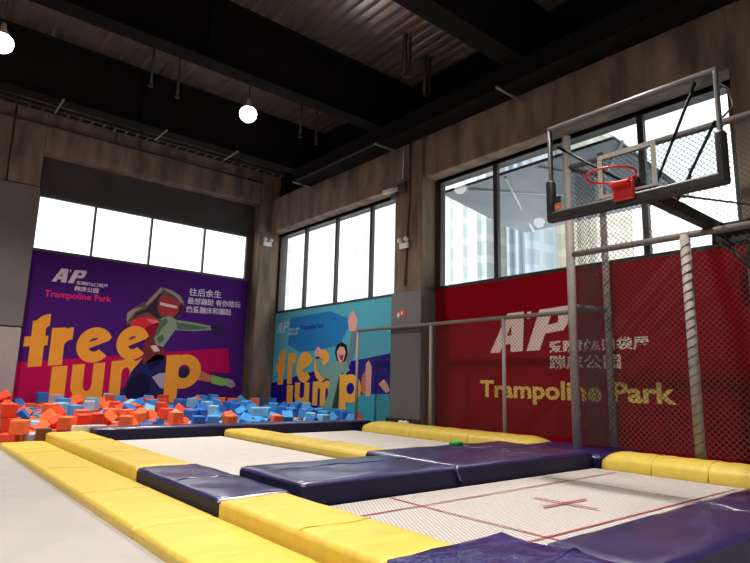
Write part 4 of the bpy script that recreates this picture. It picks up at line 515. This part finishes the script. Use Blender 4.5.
def pad(name, x0, x1, y0, y1, z0, z1, m, label, bev=.05, wrinkle=.012, skirt=None, seams=(), cap=None):
    """vinyl covered foam pad: rounded top with slight sag and wrinkles, seams across it, optional dark side skirt"""
    e = empty(name, ((x0+x1)/2, (y0+y1)/2, z0), label, 'pad')
    b = mb(m); nx = max(4, int((x1-x0)/.09)); ny = max(4, int((y1-y0)/.09)); rnd = random.Random(int(x0*97+y0*31)); ph = [rnd.uniform(0, 6) for _ in range(4)]
    bev = min(bev, (x1-x0)/3, (y1-y0)/3, (z1-z0)*.8)
    def axis(a, c, n): return [a, a+bev*.3, a+bev] + [a+bev+(c-a-2*bev)*i/n for i in range(1, n)] + [c-bev, c-bev*.3, c]
    X, Y = axis(x0, x1, nx), axis(y0, y1, ny)
    def H(x, y):
        d = min(x-x0, x1-x, y-y0, y1-y)
        t = 1 if d >= bev else math.sqrt(max(0, 1-(1-d/bev)**2))
        w = wrinkle*(math.sin(x*7+ph[0])*math.sin(y*9+ph[1]) + .6*math.sin(x*17+y*5+ph[2])*math.sin(y*21-x*4+ph[3]))
        return z1-bev*(1-t) + (w*min(1, d/.1) if d > 0 else 0)
    g = [[b.bm.verts.new((x, y, H(x, y))) for y in Y] for x in X]
    for i in range(len(X)-1):
        for j in range(len(Y)-1):
            f = b.bm.faces.new((g[i][j], g[i+1][j], g[i+1][j+1], g[i][j+1])); f.smooth = True; f.material_index = b.cur
    part('top_cover', b, e)
    b = mb(skirt or ('blue_side_shade' if m.startswith('blue') else m)); zt = z1-bev
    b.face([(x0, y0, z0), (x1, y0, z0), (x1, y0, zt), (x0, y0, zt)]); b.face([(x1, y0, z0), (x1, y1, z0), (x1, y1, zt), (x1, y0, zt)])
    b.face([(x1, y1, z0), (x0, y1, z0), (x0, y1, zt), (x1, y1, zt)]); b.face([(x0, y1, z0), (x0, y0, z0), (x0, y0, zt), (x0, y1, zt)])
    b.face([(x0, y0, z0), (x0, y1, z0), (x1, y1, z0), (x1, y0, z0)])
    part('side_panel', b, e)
    for (ax, v) in seams:
        b = mb(m); pts = []
        for i in range(21):
            t = i/20
            x, y = ((x0+.01+(x1-x0-.02)*t, v) if ax == 'y' else (v, y0+.01+(y1-y0-.02)*t))
            pts.append((x, y, H(x, y)+.002))
        b.tube(pts, .006, 5); part('seam', b, e)
    return e
# left run
e = pad('ramp_pad', 1.42, 2.02, 4.2, 10.3, FL, .005, 'yellow', 'flat yellow edge pad along the grey floor at the left', .03, .006, seams=[('y', 5.6), ('y', 7.2), ('y', 8.8)])
pad('edge_pad', 2.03, 2.62, 6.06, 10.35, FL, .125, 'yellow', 'raised yellow pad on the left side of the far left trampoline', .035, .008, seams=[('y', 7.4), ('y', 8.9)])
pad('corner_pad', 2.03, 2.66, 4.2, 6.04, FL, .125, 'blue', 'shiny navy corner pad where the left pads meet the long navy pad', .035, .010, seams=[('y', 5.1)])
pad('edge_pad', 2.03, 2.61, 2.33, 4.18, FL, .118, 'yellow', 'yellow pad on the left end of the nearest trampoline', .035, .008, seams=[('y', 3.1)])
pad('ramp_pad', 1.42, 2.02, 1.0, 4.18, FL, .005, 'yellow', 'flat yellow edge pad beside the nearest trampoline', .03, .006)
# long navy pad between the front and the far trampolines
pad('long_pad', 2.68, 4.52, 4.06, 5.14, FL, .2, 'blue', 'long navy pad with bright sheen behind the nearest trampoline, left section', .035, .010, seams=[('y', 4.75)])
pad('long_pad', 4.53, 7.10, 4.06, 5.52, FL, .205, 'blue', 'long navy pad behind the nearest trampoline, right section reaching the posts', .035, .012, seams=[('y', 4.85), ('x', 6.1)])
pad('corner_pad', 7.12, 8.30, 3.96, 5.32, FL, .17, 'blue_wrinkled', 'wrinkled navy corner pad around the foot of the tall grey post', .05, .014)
b = mb('blue_wrinkled'); 
for k in range(5): b.tube([(4.49+.012*k, 4.045, .18-.02*k), (4.53, 4.03, .10), (4.57-.015*k, 4.045, .03+.02*k)], .014, 6)
tag(b.build('lacing_strap', shift=(4.53, 4.03, .0)), 'crumpled navy lacing strap at the joint of the long navy pad', 'strap')
# divider and fence side pads
pad('divider_pad', 4.80, 5.36, 5.54, 9.88, FL, .13, 'yellow', 'yellow divider pad between the two far trampolines', .05, .008, seams=[('y', 7.0), ('y', 8.4)])
def bolster(x0, x1, y0, y1, z1, label):
    e = empty('bolster_pad', ((x0+x1)/2, (y0+y1)/2, FL), label, 'pad')
    b = mb('yellow'); prof = [(x0, FL), (x0, z1*.45), (x0+.03, z1*.72), (x0+.12, z1*.93), (x0+.22, z1), (x1-.03, z1), (x1, z1-.03), (x1, FL)]
    n = 28; rings = []
    for j in range(n+1):
        y = y0+(y1-y0)*j/n; 
        s = min(1, .80+.2*math.sqrt(min(1, min(j, n-j)/2)))
        rings.append([b.bm.verts.new((x0+(x-x0)*1.0+.004*math.sin(j*2.1+i), y, FL+(z-FL)*s+.004*math.sin(j*1.7+i*2))) for i, (x, z) in enumerate(prof)])
    for A, B2 in zip(rings, rings[1:]):
        for k in range(len(prof)-1):
            f = b.bm.faces.new((A[k], A[k+1], B2[k+1], B2[k])); f.smooth = True; f.material_index = b.cur
    for q in (rings[0], rings[-1][::-1]):
        f = b.bm.faces.new(q); f.material_index = b.cur
    part('cover', b, e)
    b = mb('yellow')
    for k in (1, 2):
        y = y0+(y1-y0)*k/3; b.tube([(x0-.003, y, .01)]+[(x-.002, y, z+.004) for x, z in prof[1:6]], .006, 5)
    part('seam', b, e)
bolster(7.84, 8.23, 5.36, 9.7, .22, 'yellow bolster pad under the low net fence, before the pillar')
bolster(7.12, 7.53, 2.06, 3.94, .21, 'yellow bolster pad on the right side of the nearest trampoline')
# nearest navy pad along the lower right
pad('long_pad', 2.02, 2.95, 1.40, 2.30, FL, .15, 'blue_wrinkled', 'crumpled navy pad with white glare at the bottom centre of the photo', .05, .022, seams=[('y', 1.75)])
pad('long_pad', 2.96, 7.5, 1.38, 2.0, FL, .145, 'blue', 'navy pad with bright creases along the lower right of the nearest trampoline', .04, .012, seams=[('x', 5.0), ('x', 6.3)])
# rim of the foam pit
pad('pit_pad', 2.66, 8.30, 9.95, 10.34, FL, .2, 'blue', 'long navy pad along the front of the foam pit', .03, .008, seams=[('x', 4.5), ('x', 6.4)])
tag(mb('white_vinyl').box(2.40, 2.92, 10.36, 10.42, .0, .215, .012).build('end_flap', shift=(2.66, 10.39, 0)), 'small white flap at the left end of the navy pad before the foam pit', 'flap')
tag(mb('shirt_brown' if 'shirt_brown' in M else 'red_pipe').box(1.90, 2.12, 10.36, 10.46, -.02, .19, .02).build('foam_block', shift=(2.0, 10.4, FL)), 'small reddish brown foam block at the corner of the yellow pads', 'foam block')
b = mb('green'); 
for k in range(7):
    a = k*.9; b.tube([(6.0+.09*math.cos(a), 5.40+.05*math.sin(a), .226), (6.0+.05*math.cos(a+2), 5.40+.05*math.sin(a+2), .25), (6.0+.11*math.cos(a+3), 5.40+.05*math.sin(a+3), .228)], .018, 6)
tag(b.build('wristband', shift=(6.0, 5.4, .215)), 'small crumpled green cloth lying on the long navy pad', 'cloth')
b = mb('white_vinyl')
for k in range(5): b.sphere((8.19, 8.92-.06*k, .232+.012*(k % 2)), .03, 8)
tag(b.build('white_scrap', shift=(8.19, 8.8, .2)), 'small white crumpled scrap on the bolster pad before the pillar', 'scrap')
tag(mb('skirt').box(8.27, 8.31, 8.42, 9.45, FL, .3, .015).build('foam_plinth', shift=(8.29, 8.9, FL)), 'black foam kick board at the foot of the pillar behind the net', 'plinth')

# ------------------------------------------------------------------ net fences
def net(name, parent, axis, at, rects, d=.072, r=.0026):
    b = mb('net')
    def P(u, v, o): return (at+o, u, v) if axis == 'x' else (u, at+o, v)
    for u0, u1, v0, v1, sgn in [(*q, s) for q in rects for s in (1, -1)]:
        W, H = u1-u0, v1-v0; n = int((W+H)/d)+1
        for k in range(n):
            c = k*d                                   # u - u0 + (v - v0) = c, clipped to the rectangle
            a, e2 = max(0, c-H), min(W, c)
            if e2-a < .02: continue
            pts = [(a, c-a), (e2, c-e2)]
            if sgn < 0: pts = [(W-p, q) for p, q in pts]
            (p0, q0), (p1, q1) = pts
            b.tube([P(u0+p0, v0+q0, sgn*.003), P(u0+p1, v0+q1, sgn*.003)], r, 3, caps=False)
    return part(name, b, parent)
def post(parent, x, y, z0, z1, r=.045, m='post', wrap=True):
    o = part('post', mb(m).tube([(x, y, z0), (x, y, z1)], r, 14), parent)
    if wrap:
        b = mb('net'); 
        for ph in (0, math.pi):                       # lacing wound round the post
            b.tube([(x+(r+.004)*math.cos(ph+t*.55), y+(r+.004)*math.sin(ph+t*.55), z0+.1+(z1-z0-.2)*t/140) for t in range(141)], .0045, 4)
        w = b.build('lacing'); w.parent = o
    return o
e = empty('net_fence', (8.27, 7.6, .17), 'low net fence on grey posts in front of the pillar and red poster', 'net fence')
for y in (10.47, 8.11, 6.32): post(e, 8.27, y, FL, 2.19, .034, wrap=False)
part('top_rail', mb('rail').tube([(8.27, 10.52, 2.20), (8.27, 4.40, 2.20)], .036, 12), e)
net('net', e, 'x', 8.28, [(4.44, 10.47, .23, 2.18)])
e = empty('net_fence', (7.62, 3.4, .17), 'tall net fence on thick grey posts behind the basketball hoop', 'net fence')
post(e, 7.62, 4.57, .13, 4.85, .062, wrap=False); post(e, 8.27, 4.37, .13, 4.7, .05); post(e, 7.62, 2.94, FL, 2.97, .062); post(e, 7.62, 1.3, FL, 2.97, .062)
part('middle_rail', mb('rail').tube([(7.62, 4.55, 2.965), (7.62, 1.2, 2.965)], .045, 12), e)
part('top_rail', mb('rail').tube([(7.62, 4.57, 4.33), (7.62, 1.2, 4.33)], .045, 12), e)
part('crossbar', mb('rail').tube([(7.66, 4.55, 2.19), (8.25, 4.38, 2.17)], .04, 12), e)
part('crossbar', mb('rail').tube([(7.66, 4.55, 4.33), (8.25, 4.38, 4.33)], .035, 12), e)
net('net', e, 'x', 7.63, [(1.25, 4.57, .23, 2.92), (1.25, 4.57, 3.2, 4.3), (2.78, 4.57, 3.0, 3.2), (1.25, 2.59, 3.0, 3.2)], .074, .0042)
net('net', e, 'y', 4.47, [(7.66, 8.24, .23, 4.3)], .074, .0042)

# ------------------------------------------------------------------ basketball hoop on its long arm
BX = 5.6; YA, YB, ZA, ZB = 1.775, 3.595, 2.915, 4.01; YC = 2.685
w_ = .04
h = empty('basketball_hoop', (8.3, YC, 3.08), 'basketball hoop with clear backboard and red rim on a long black arm', 'basketball hoop')
part('backboard', mb('board_glass').box(BX, BX+.012, YA+.03, YB-.03, ZA+.03, ZB-.03), h)
b = mb('board_frame'); t = .032
b.box(BX-.02, BX+.05, YA, YB, ZB-t, ZB, .008, 1).box(BX-.02, BX+.05, YA, YB, ZA, ZA+t, .008, 1).box(BX-.02, BX+.05, YA, YA+t, ZA+t, ZB-t, .008, 1).box(BX-.02, BX+.05, YB-t, YB, ZA+t, ZB-t, .008, 1)
part('board_frame', b, h)
b = mb('board_pad'); b.box(BX-.045, BX+.065, YA-.03, YB+.03, ZA-.06, ZA+.06, .03, 3).box(BX-.045, BX+.065, YA-.03, YA+.06, ZA, ZA+.46, .03, 3).box(BX-.045, BX+.065, YB-.06, YB+.03, ZA, ZA+.44, .03, 3)
part('edge_padding', b, h)
b = mb('white_line'); w = .05
b.box(BX-.004, BX-.001, YC-.31, YC+.31, 3.43, 3.43+w).box(BX-.004, BX-.001, YC-.31, YC-.31+w, 3.03, 3.43).box(BX-.004, BX-.001, YC+.31-w, YC+.31, 3.03, 3.43).box(BX-.004, BX-.001, YC-.31, YC+.31, 3.0, 3.03)
part('target_square', b, h)
b = mb('sticker'); b.box(BX-.006, BX-.002, 3.44, 3.53, 2.99, 3.06); b.use(M['board_pad']).box(BX-.006, BX-.002, 3.45, 3.52, 3.07, 3.15); b.use(M['white_line']).box(BX-.008, BX-.006, 3.47, 3.50, 3.01, 3.03)
part('sticker', b, h)
rim = part('rim', mb('rim').tube([(5.27+.235*math.cos(a*math.pi/20), YC+.235*math.sin(a*math.pi/20), 3.10) for a in range(40)], .011, 10, closed=True), h)
b = mb('rim')
b.box(BX-.10, BX-.05, YC-.11, YC+.11, 2.90, 3.09, .015).box(5.44, BX-.05, YC-.09, YC+.09, 3.045, 3.085, .01)
b.tube([(5.47, YC+.12, 3.10), (5.52, YC+.09, 2.98)], .012, 8).tube([(5.47, YC-.12, 3.10), (5.52, YC-.09, 2.98)], .012, 8)
w = b.build('rim_bracket'); w.parent = rim
b = mb('rim')
for a in range(10):
    t = math.pi*.3+a*math.pi*1.4/9; p = Vector((5.27+.235*math.cos(t), YC+.235*math.sin(t), 3.088)); b.tube([p, p+Vector((0, 0, -.035)), p+Vector((.012, .012, -.045))], .004, 5)
w = b.build('net_hook'); w.parent = rim
part('support_arm', mb('arm').box(BX+.07, 8.22, YC-.06, YC+.06, 3.02, 3.16, .015), h)
b = mb('arm'); b.box(BX+.02, BX+.10, YC-.10, YC+.10, 2.90, 3.16, .01)
part('board_mount', b, h)
for p, q in (((BX+.04, 3.50, 3.76), (5.98, YC+.04, 3.12)), ((BX+.04, 1.98, 3.95), (6.12, YC-.04, 3.14)), ((BX+.05, 1.84, 3.50), (6.7, YC-.04, 3.14))):
    part('brace', mb('arm').tube([p, q], .016, 8), h)
part('curved_handle', mb('arm').tube([(6.35, YC-.05, 3.15), (6.30, YC-.30, 3.17), (6.28, YC-.36, 3.25), (6.28, YC-.36, 3.34)], .014, 8), h)
part('bent_rod', mb('rail').tube([(BX+.06, 1.80, 3.88), (BX+.1, 1.72, 3.80), (BX+.1, 1.69, 3.62), (BX+.06, 1.78, 3.52)], .011, 8), h)
b = mb('arm'); b.box(8.20, 8.30, 2.36, 2.80, 2.88, 3.20, .01).box(8.12, 8.34, 1.75, 2.75, 3.05, 3.13, .01).box(8.14, 8.29, 2.30, 2.72, 2.90, 2.97, .01)
b.tube([(8.1, 2.68, 2.97), (8.27, 2.42, 2.55), (8.27, 2.1, 1.9)], .03, 8); b.tube([(7.8, 2.66, 3.03), (8.0, 2.74, 2.90), (8.25, 2.62, 2.90)], .022, 8)
part('wall_bracket', b, h)
part('tie_rod', mb('pipe_dark').tube([(6.65, YC-.02, 3.17), (6.8, YC-.03, 3.24), (8.28, 2.38, 3.40)], .014, 8), h)

# ------------------------------------------------------------------ fittings on the pillars
def twin_spot(loc, d, label):
    e = empty('emergency_light', loc, label, 'emergency light'); x, y, z = loc
    n = Vector(d); u = Vector((-n.y, n.x, 0))
    def Q(a, f, c): v = Vector(loc)+u*a+n*f; return (v.x, v.y, v.z+c)
    b = mb('em_white'); p, q = Q(-.14, 0, -.09), Q(.14, .06, .03); b.box(min(p[0], q[0]), max(p[0], q[0]), min(p[1], q[1]), max(p[1], q[1]), z-.10, z+.03, .012); part('battery_box', b, e)
    for s in (-1, 1):
        part('spot_head', mb('em_white').sphere(Q(s*.1, .07, .09), .062, 10), e)
twin_spot((8.350, 9.0, 4.02), (-1, 0, 0), 'white twin spot emergency light on the pillar between the posters')
twin_spot((8.34, 15.17, 5.12), (0, -1, 0), 'white twin spot emergency light high on the corner pillar')
e = empty('wall_camera', (8.340, 9.1, 5.28), 'grey security camera cluster on the pillar above the emergency light', 'camera')
part('mount', mb('em_dark').box(8.220, 8.30, 8.92, 9.12, 5.16, 5.46, .02), e)
b = mb('em_white'); b.tube([(8.260, 9.15, 5.32), (8.110, 9.5, 5.27)], .055, 12); part('camera_body', b, e)
part('camera_body', mb('em_dark').tube([(8.260, 9.12, 5.2), (8.160, 9.3, 5.12)], .05, 12), e)
part('mounting_arm', mb('em_dark').tube([(8.280, 8.95, 5.4), (8.180, 8.75, 5.44), (8.160, 9.2, 5.34)], .025, 8), e)
e = empty('conduit', (8.330, 8.98, 3.5), 'dark maroon conduit running down the face of the middle pillar', 'conduit')
part('pipe_run', mb('red_pipe').tube([(8.332, 8.86, 6.6), (8.332, 8.86, 5.0), (8.332, 8.92, 4.4), (8.332, 8.93, 4.0), (8.332, 8.98, 3.1)], .026, 8), e)
part('pipe_run', mb('em_white').tube([(8.335, 9.06, 6.5), (8.335, 9.10, 5.55)], .012, 6), e)
e = empty('pillar_wrap', (8.330, 8.95, FL), 'grey wrap around the lower pillar with a small red emblem', 'column wrap')
part('wrap', mb('panel_grey').box(8.322, 8.355, 8.49, 9.385, FL, 2.95).box(8.322, 8.76, 8.462, 8.492, FL, 2.95), e)
a = Art('x', 8.318); a.b.use(M['logo_red'])
cx, cy = on_x((402, 313), 8.320)
for k in range(5):
    t = R(90+72*k); a.poly([(cx, cy), (cx+.10*math.cos(t-.5), cy+.08*math.sin(t-.5)), (cx+.15*math.cos(t), cy+.12*math.sin(t)), (cx+.10*math.cos(t+.5), cy+.08*math.sin(t+.5))], 1)
a.b.use(K['white']); a.poly([(cx-.16, cy-.02), (cx-.09, cy+.03), (cx-.07, cy-.05), (cx-.13, cy-.10)], 2); a.poly([(cx-.03, cy-.03), (cx+.03, cy-.03), (cx+.03, cy+.03), (cx-.03, cy+.03)], 2)
a.done('emblem', e)

# ------------------------------------------------------------------ foam pit
cols = dict(orange=(246, 112, 56), red=(236, 76, 48), blue=(44, 108, 196), azure=(72, 158, 228), pale=(136, 200, 232), grey=(182, 184, 206))
FM = {k: mat('foam_'+k, srgb(*v), .85, noise=.08, nscale=6, bump=.3, bscale=60) for k, v in cols.items()}
CN = dict(orange='orange', red='red-orange', blue='deep blue', azure='sky blue', pale='pale blue', grey='lilac grey')
def cube_mesh(k):
    b = MB().use(FM[k]); s = .1075; b.box(-s, s, -s, s, -s, s, .012, 2); o = b.build('foam_cube'); me = o.data; bpy.data.objects.remove(o); return me
CM = {k: cube_mesh(k) for k in cols}
rnd = random.Random(11); entries = []
for (x, y, z, a, bb, c) in FOAM:
    right = max(0, min(1, (x-4.9)/1.6)); w = rnd.random()
    if w < .60*(1-right)+.16*right: k = 'orange' if rnd.random() < .75 else 'red'
    else: k = rnd.choice(['blue', 'azure', 'azure', 'pale', 'blue', 'grey'] if right < .5 else ['blue', 'azure', 'azure', 'azure', 'blue', 'pale'])
    entries.append((x, y, z, a, bb, c, k))
zones = [(22, 'at the left edge'), (50, 'under the purple f'), (75, 'under the purple r'), (113, "under the purple u"), (150, 'under the leaping figure'), (200, 'under the purple p'), (248, 'under the green shoe'),
         (276, 'under the corner pillar'), (297, "under the blue poster's f"), (333, "under the blue poster's m"), (365, "under the blue poster's p"), (999, 'beside the low fence')]
def descr(x, y, z, a, b, c, k):
    # landmark by where the cube is seen under the lettering
    d = Vector((x, y, z))-CAM; col = 375+F_PX*d.dot(rt)/d.dot(fwd); zn = next(n for lim, n in zones if col < lim)
    band = 'front-row' if y < 11.1 else 'wall-side' if y > 14.6 else 'near-half' if y < 12.9 else 'far-half'
    up_ = max(abs((Euler((a, b, c)).to_matrix().transposed() @ Vector((0, 0, 1)))[i]) for i in range(3))
    pose = 'flat-lying' if up_ > .97 else 'leaning' if up_ > .85 else 'on-edge'
    return '%s %s %s foam cube %s' % (pose, band, CN[k], zn)
# the 300 cubes that show largest (near and on top) are things; the deeper, farther rest is one heap
def rank(en):
    x, y, z = en[:3]; base = -.15+.325*(y-10.36)/5.19+.1075
    cover = sum(1 for o in entries if abs(o[0]-x) < .2 and -.26 < o[1]-y < .05 and o[2] > z+.1)
    d = Vector((x, y, z))-CAM; col = 375+F_PX*d.dot(rt)/d.dot(fwd)
    return y - 4*(z-base) + 2.5*cover + (20 if col < -8 or col > 395 else 0)
entries.sort(key=rank)
rest = entries[300:]; entries = entries[:300]
b = MB()
for (x, y, z, a, bb, c, k) in rest:
    b.use(FM[k]); Mx = Matrix.Translation((x, y, z)) @ Euler((a, bb, c)).to_matrix().to_4x4(); n0 = len(b.bm.verts); s_ = .1075
    b.box(-s_, s_, -s_, s_, -s_, s_); b.bm.verts.ensure_lookup_table(); bmesh.ops.transform(b.bm, matrix=Mx, verts=b.bm.verts[n0:])
tag(b.build('foam_cube_heap', shift=(5, 14, -.1)), 'deeper and farther orange and blue foam cubes filling the pit', 'foam cubes', kind='stuff')
groups = {}
for en in entries: groups.setdefault(descr(*en), []).append(en)
ORD = ['first', 'second', 'third', 'fourth', 'fifth', 'sixth', 'seventh', 'eighth', 'ninth', 'tenth', 'eleventh', 'twelfth', 'thirteenth', 'fourteenth']
NUM = ['', '', 'two', 'three', 'four', 'five', 'six', 'seven', 'eight', 'nine', 'ten', 'eleven', 'twelve', 'thirteen', 'fourteen']
def col_px(en):
    d = Vector(en[:3])-CAM; return d.dot(rt)/d.dot(fwd)
for lab, lst in groups.items():
    lst.sort(key=col_px)
    for i, (x, y, z, a, b, c, k) in enumerate(lst):
        o = bpy.data.objects.new('foam_cube', CM[k]); C.objects.link(o); o.location = (x, y, z); o.rotation_euler = (a, b, c)
        l = lab if len(lst) == 1 else lab + ', %s of %s from left' % (ORD[i], NUM[len(lst)])
        tag(o, l, 'foam cube', 'foam cubes in the pit')
# padding under the cubes, so that they lie on a slope up to the wall
b = mb('blue'); b.face([(1.0, 10.36, -.15), (8.76, 10.36, -.15), (8.76, 15.55, .175), (1.0, 15.55, .175)]); b.box(1.0, 8.76, 10.36, 15.55, -.30, -.2)
st(b.build('pit_base'), 'sloping padded base of the foam pit', 'pit base')
# ------------------------------------------------------------------ outside the windows
def tower(x, y, w, d, hgt, c1, c2, label, fw=3.0, fh=3.0):
    m = mat('facade', c1, .8); nt = m.node_tree; bs = nt.nodes['Principled BSDF']
    tc = nt.nodes.new('ShaderNodeTexCoord'); br = nt.nodes.new('ShaderNodeTexBrick'); mp = nt.nodes.new('ShaderNodeMapping')
    br.offset = 0; br.inputs['Scale'].default_value = 1; br.inputs['Brick Width'].default_value = fw; br.inputs['Row Height'].default_value = fh
    br.inputs['Mortar Size'].default_value = .55; br.inputs['Color1'].default_value = (*c2, 1); br.inputs['Color2'].default_value = (*[v*.9 for v in c2], 1); br.inputs['Mortar'].default_value = (*c1, 1)
    mp.inputs['Rotation'].default_value = (R(90), 0, R(90))
    sep = nt.nodes.new('ShaderNodeSeparateXYZ'); cmb = nt.nodes.new('ShaderNodeCombineXYZ'); add = nt.nodes.new('ShaderNodeMath')
    nt.links.new(tc.outputs['Object'], sep.inputs[0]); nt.links.new(sep.outputs['X'], add.inputs[0]); nt.links.new(sep.outputs['Y'], add.inputs[1])
    nt.links.new(add.outputs[0], cmb.inputs['X']); nt.links.new(sep.outputs['Z'], cmb.inputs['Y']); nt.links.new(cmb.outputs[0], br.inputs['Vector']); nt.links.new(br.outputs['Color'], bs.inputs['Base Color'])
    e = empty('apartment_block', (x, y, -6), label, 'building')
    b = MB().use(m); b.box(x, x+d, y-w/2, y+w/2, -6, hgt, 0); part('facade', b, e)
    b = MB().use(m); b.box(x-.4, x+d+.4, y-w/2-.4, y+w/2+.4, hgt, hgt+.8); part('roof_parapet', b, e)
    b = MB().use(m)
    for k in range(3): b.box(x-.8, x, y-w/2+w*(k+.35)/3, y-w/2+w*(k+.65)/3, -6, hgt-2)
    part('balcony_stack', b, e)
tower(62, 77, 9, 12, 46, OUT*Vector((1, 1, .98)), OUT*Vector((.90, .95, .93)), 'pale apartment block seen through the third pane above the blue poster')
tower(62, 105, 7, 12, 40, OUT*Vector((1, .97, .98)), OUT*Vector((.93, .95, 1)), 'pale apartment block seen through the first pane above the blue poster')
tower(60, 52.5, 8, 12, 44, OUT*Vector((.98, 1, .98)), OUT*Vector((.82, .90, .88)), 'pale green apartment block seen through the left pane above the red poster')
tower(58, 41.5, 4, 5, 50, OUT*Vector((.52, .60, .66)), OUT*Vector((.46, .55, .62)), 'grey blue tower seen through the second pane above the red poster')
tower(66, 45.3, 5, 10, 34, OUT*Vector((.98, .90, .74)), OUT*Vector((.86, .76, .62)), 'beige apartment block left of the grey blue tower')
tower(64, 38, 6, 10, 33, OUT*Vector((.98, .92, .78)), OUT*Vector((.88, .80, .66)), 'beige apartment block right of the grey blue tower')
mg = mat('pale_bounce_paving', OUT*Vector((1, 1, 1)), .9, noise=.05)  # bright unseen ground, added to bounce daylight onto the canopy underside
b = MB().use(mg); b.face([(9.4, -150, -6), (200, -150, -6), (200, 250, -6), (9.4, 250, -6)]); st(b.build('ground_outside'), 'unseen pale paving added outside to bounce daylight up at the canopy', 'paving')
mc = mat('canopy_grey', CANO, .7, noise=.15, nscale=.8); ml = mat('canopy_rib', (.6, .64, .66), .6)
e = empty('canopy', (9.3, 3, 5.1), 'grey outdoor canopy seen through the panes above the red poster', 'canopy')
b = MB().use(mc); b.face([(9.2, 4.6, 5.30), (11.5, 4.6, 5.0), (11.5, 8.7, 5.0), (9.2, 8.7, 5.30)]); b.face([(11.5, 4.6, 5.0), (12.4, 4.6, 5.0), (12.4, 8.7, 5.0), (11.5, 8.7, 5.0)])
b.face([(9.2, 4.6, 5.36), (9.2, 8.7, 5.36), (12.4, 8.7, 5.1), (12.4, 4.6, 5.1)]); b.face([(9.2, 8.7, 5.30), (11.5, 8.7, 5.0), (12.4, 8.7, 5.0), (12.4, 8.7, 5.1), (9.2, 8.7, 5.36)])
part('roof_sheet', b, e)
b = MB().use(ml)
for p, q in (((9.3, 8.0, 5.26), (12.3, 4.9, 4.97)), ((9.3, 7.0, 5.26), (12.3, 8.4, 4.97)), ((9.3, 4.5, 5.26), (12.3, 7.0, 4.97)), ((9.3, 6.2, 5.26), (12.3, 4.5, 4.97))): b.tube([p, q], .03, 6)
part('rib', b, e)

# ------------------------------------------------------------------ daylight
w = bpy.data.worlds.new('sky'); bpy.context.scene.world = w; w.use_nodes = True
bg = w.node_tree.nodes['Background']; bg.inputs['Color'].default_value = (.97, .99, 1, 1); bg.inputs['Strength'].default_value = SKY
def portal(loc, rot, sx, sy, name):
    ld = bpy.data.lights.new(name, 'AREA'); ld.shape = 'RECTANGLE'; ld.size = sx; ld.size_y = sy; ld.cycles.is_portal = True
    o = bpy.data.objects.new(name, ld); C.objects.link(o); o.location = loc; o.rotation_euler = rot
portal((5.1, YP+.12, 4.67), (R(-90), 0, 0), 5.7, 1.4, 'daylight_portal')
portal((XW+.12, 12.3, 4.2), (0, R(90), 0), 2.4, 5.7, 'daylight_portal')
portal((XW+.12, 5.5, 4.2), (0, R(90), 0), 2.4, 5.8, 'daylight_portal')
sc = bpy.context.scene
sc.view_settings.view_transform = 'Standard'; sc.view_settings.look = 'None'; sc.view_settings.gamma = 1; sc.view_settings.use_curve_mapping = False
sc.view_settings.exposure = EXPO
sc.cycles.use_denoising = True
sc.cycles.max_bounces = 8; sc.cycles.transparent_max_bounces = 16; sc.cycles.sample_clamp_indirect = 10
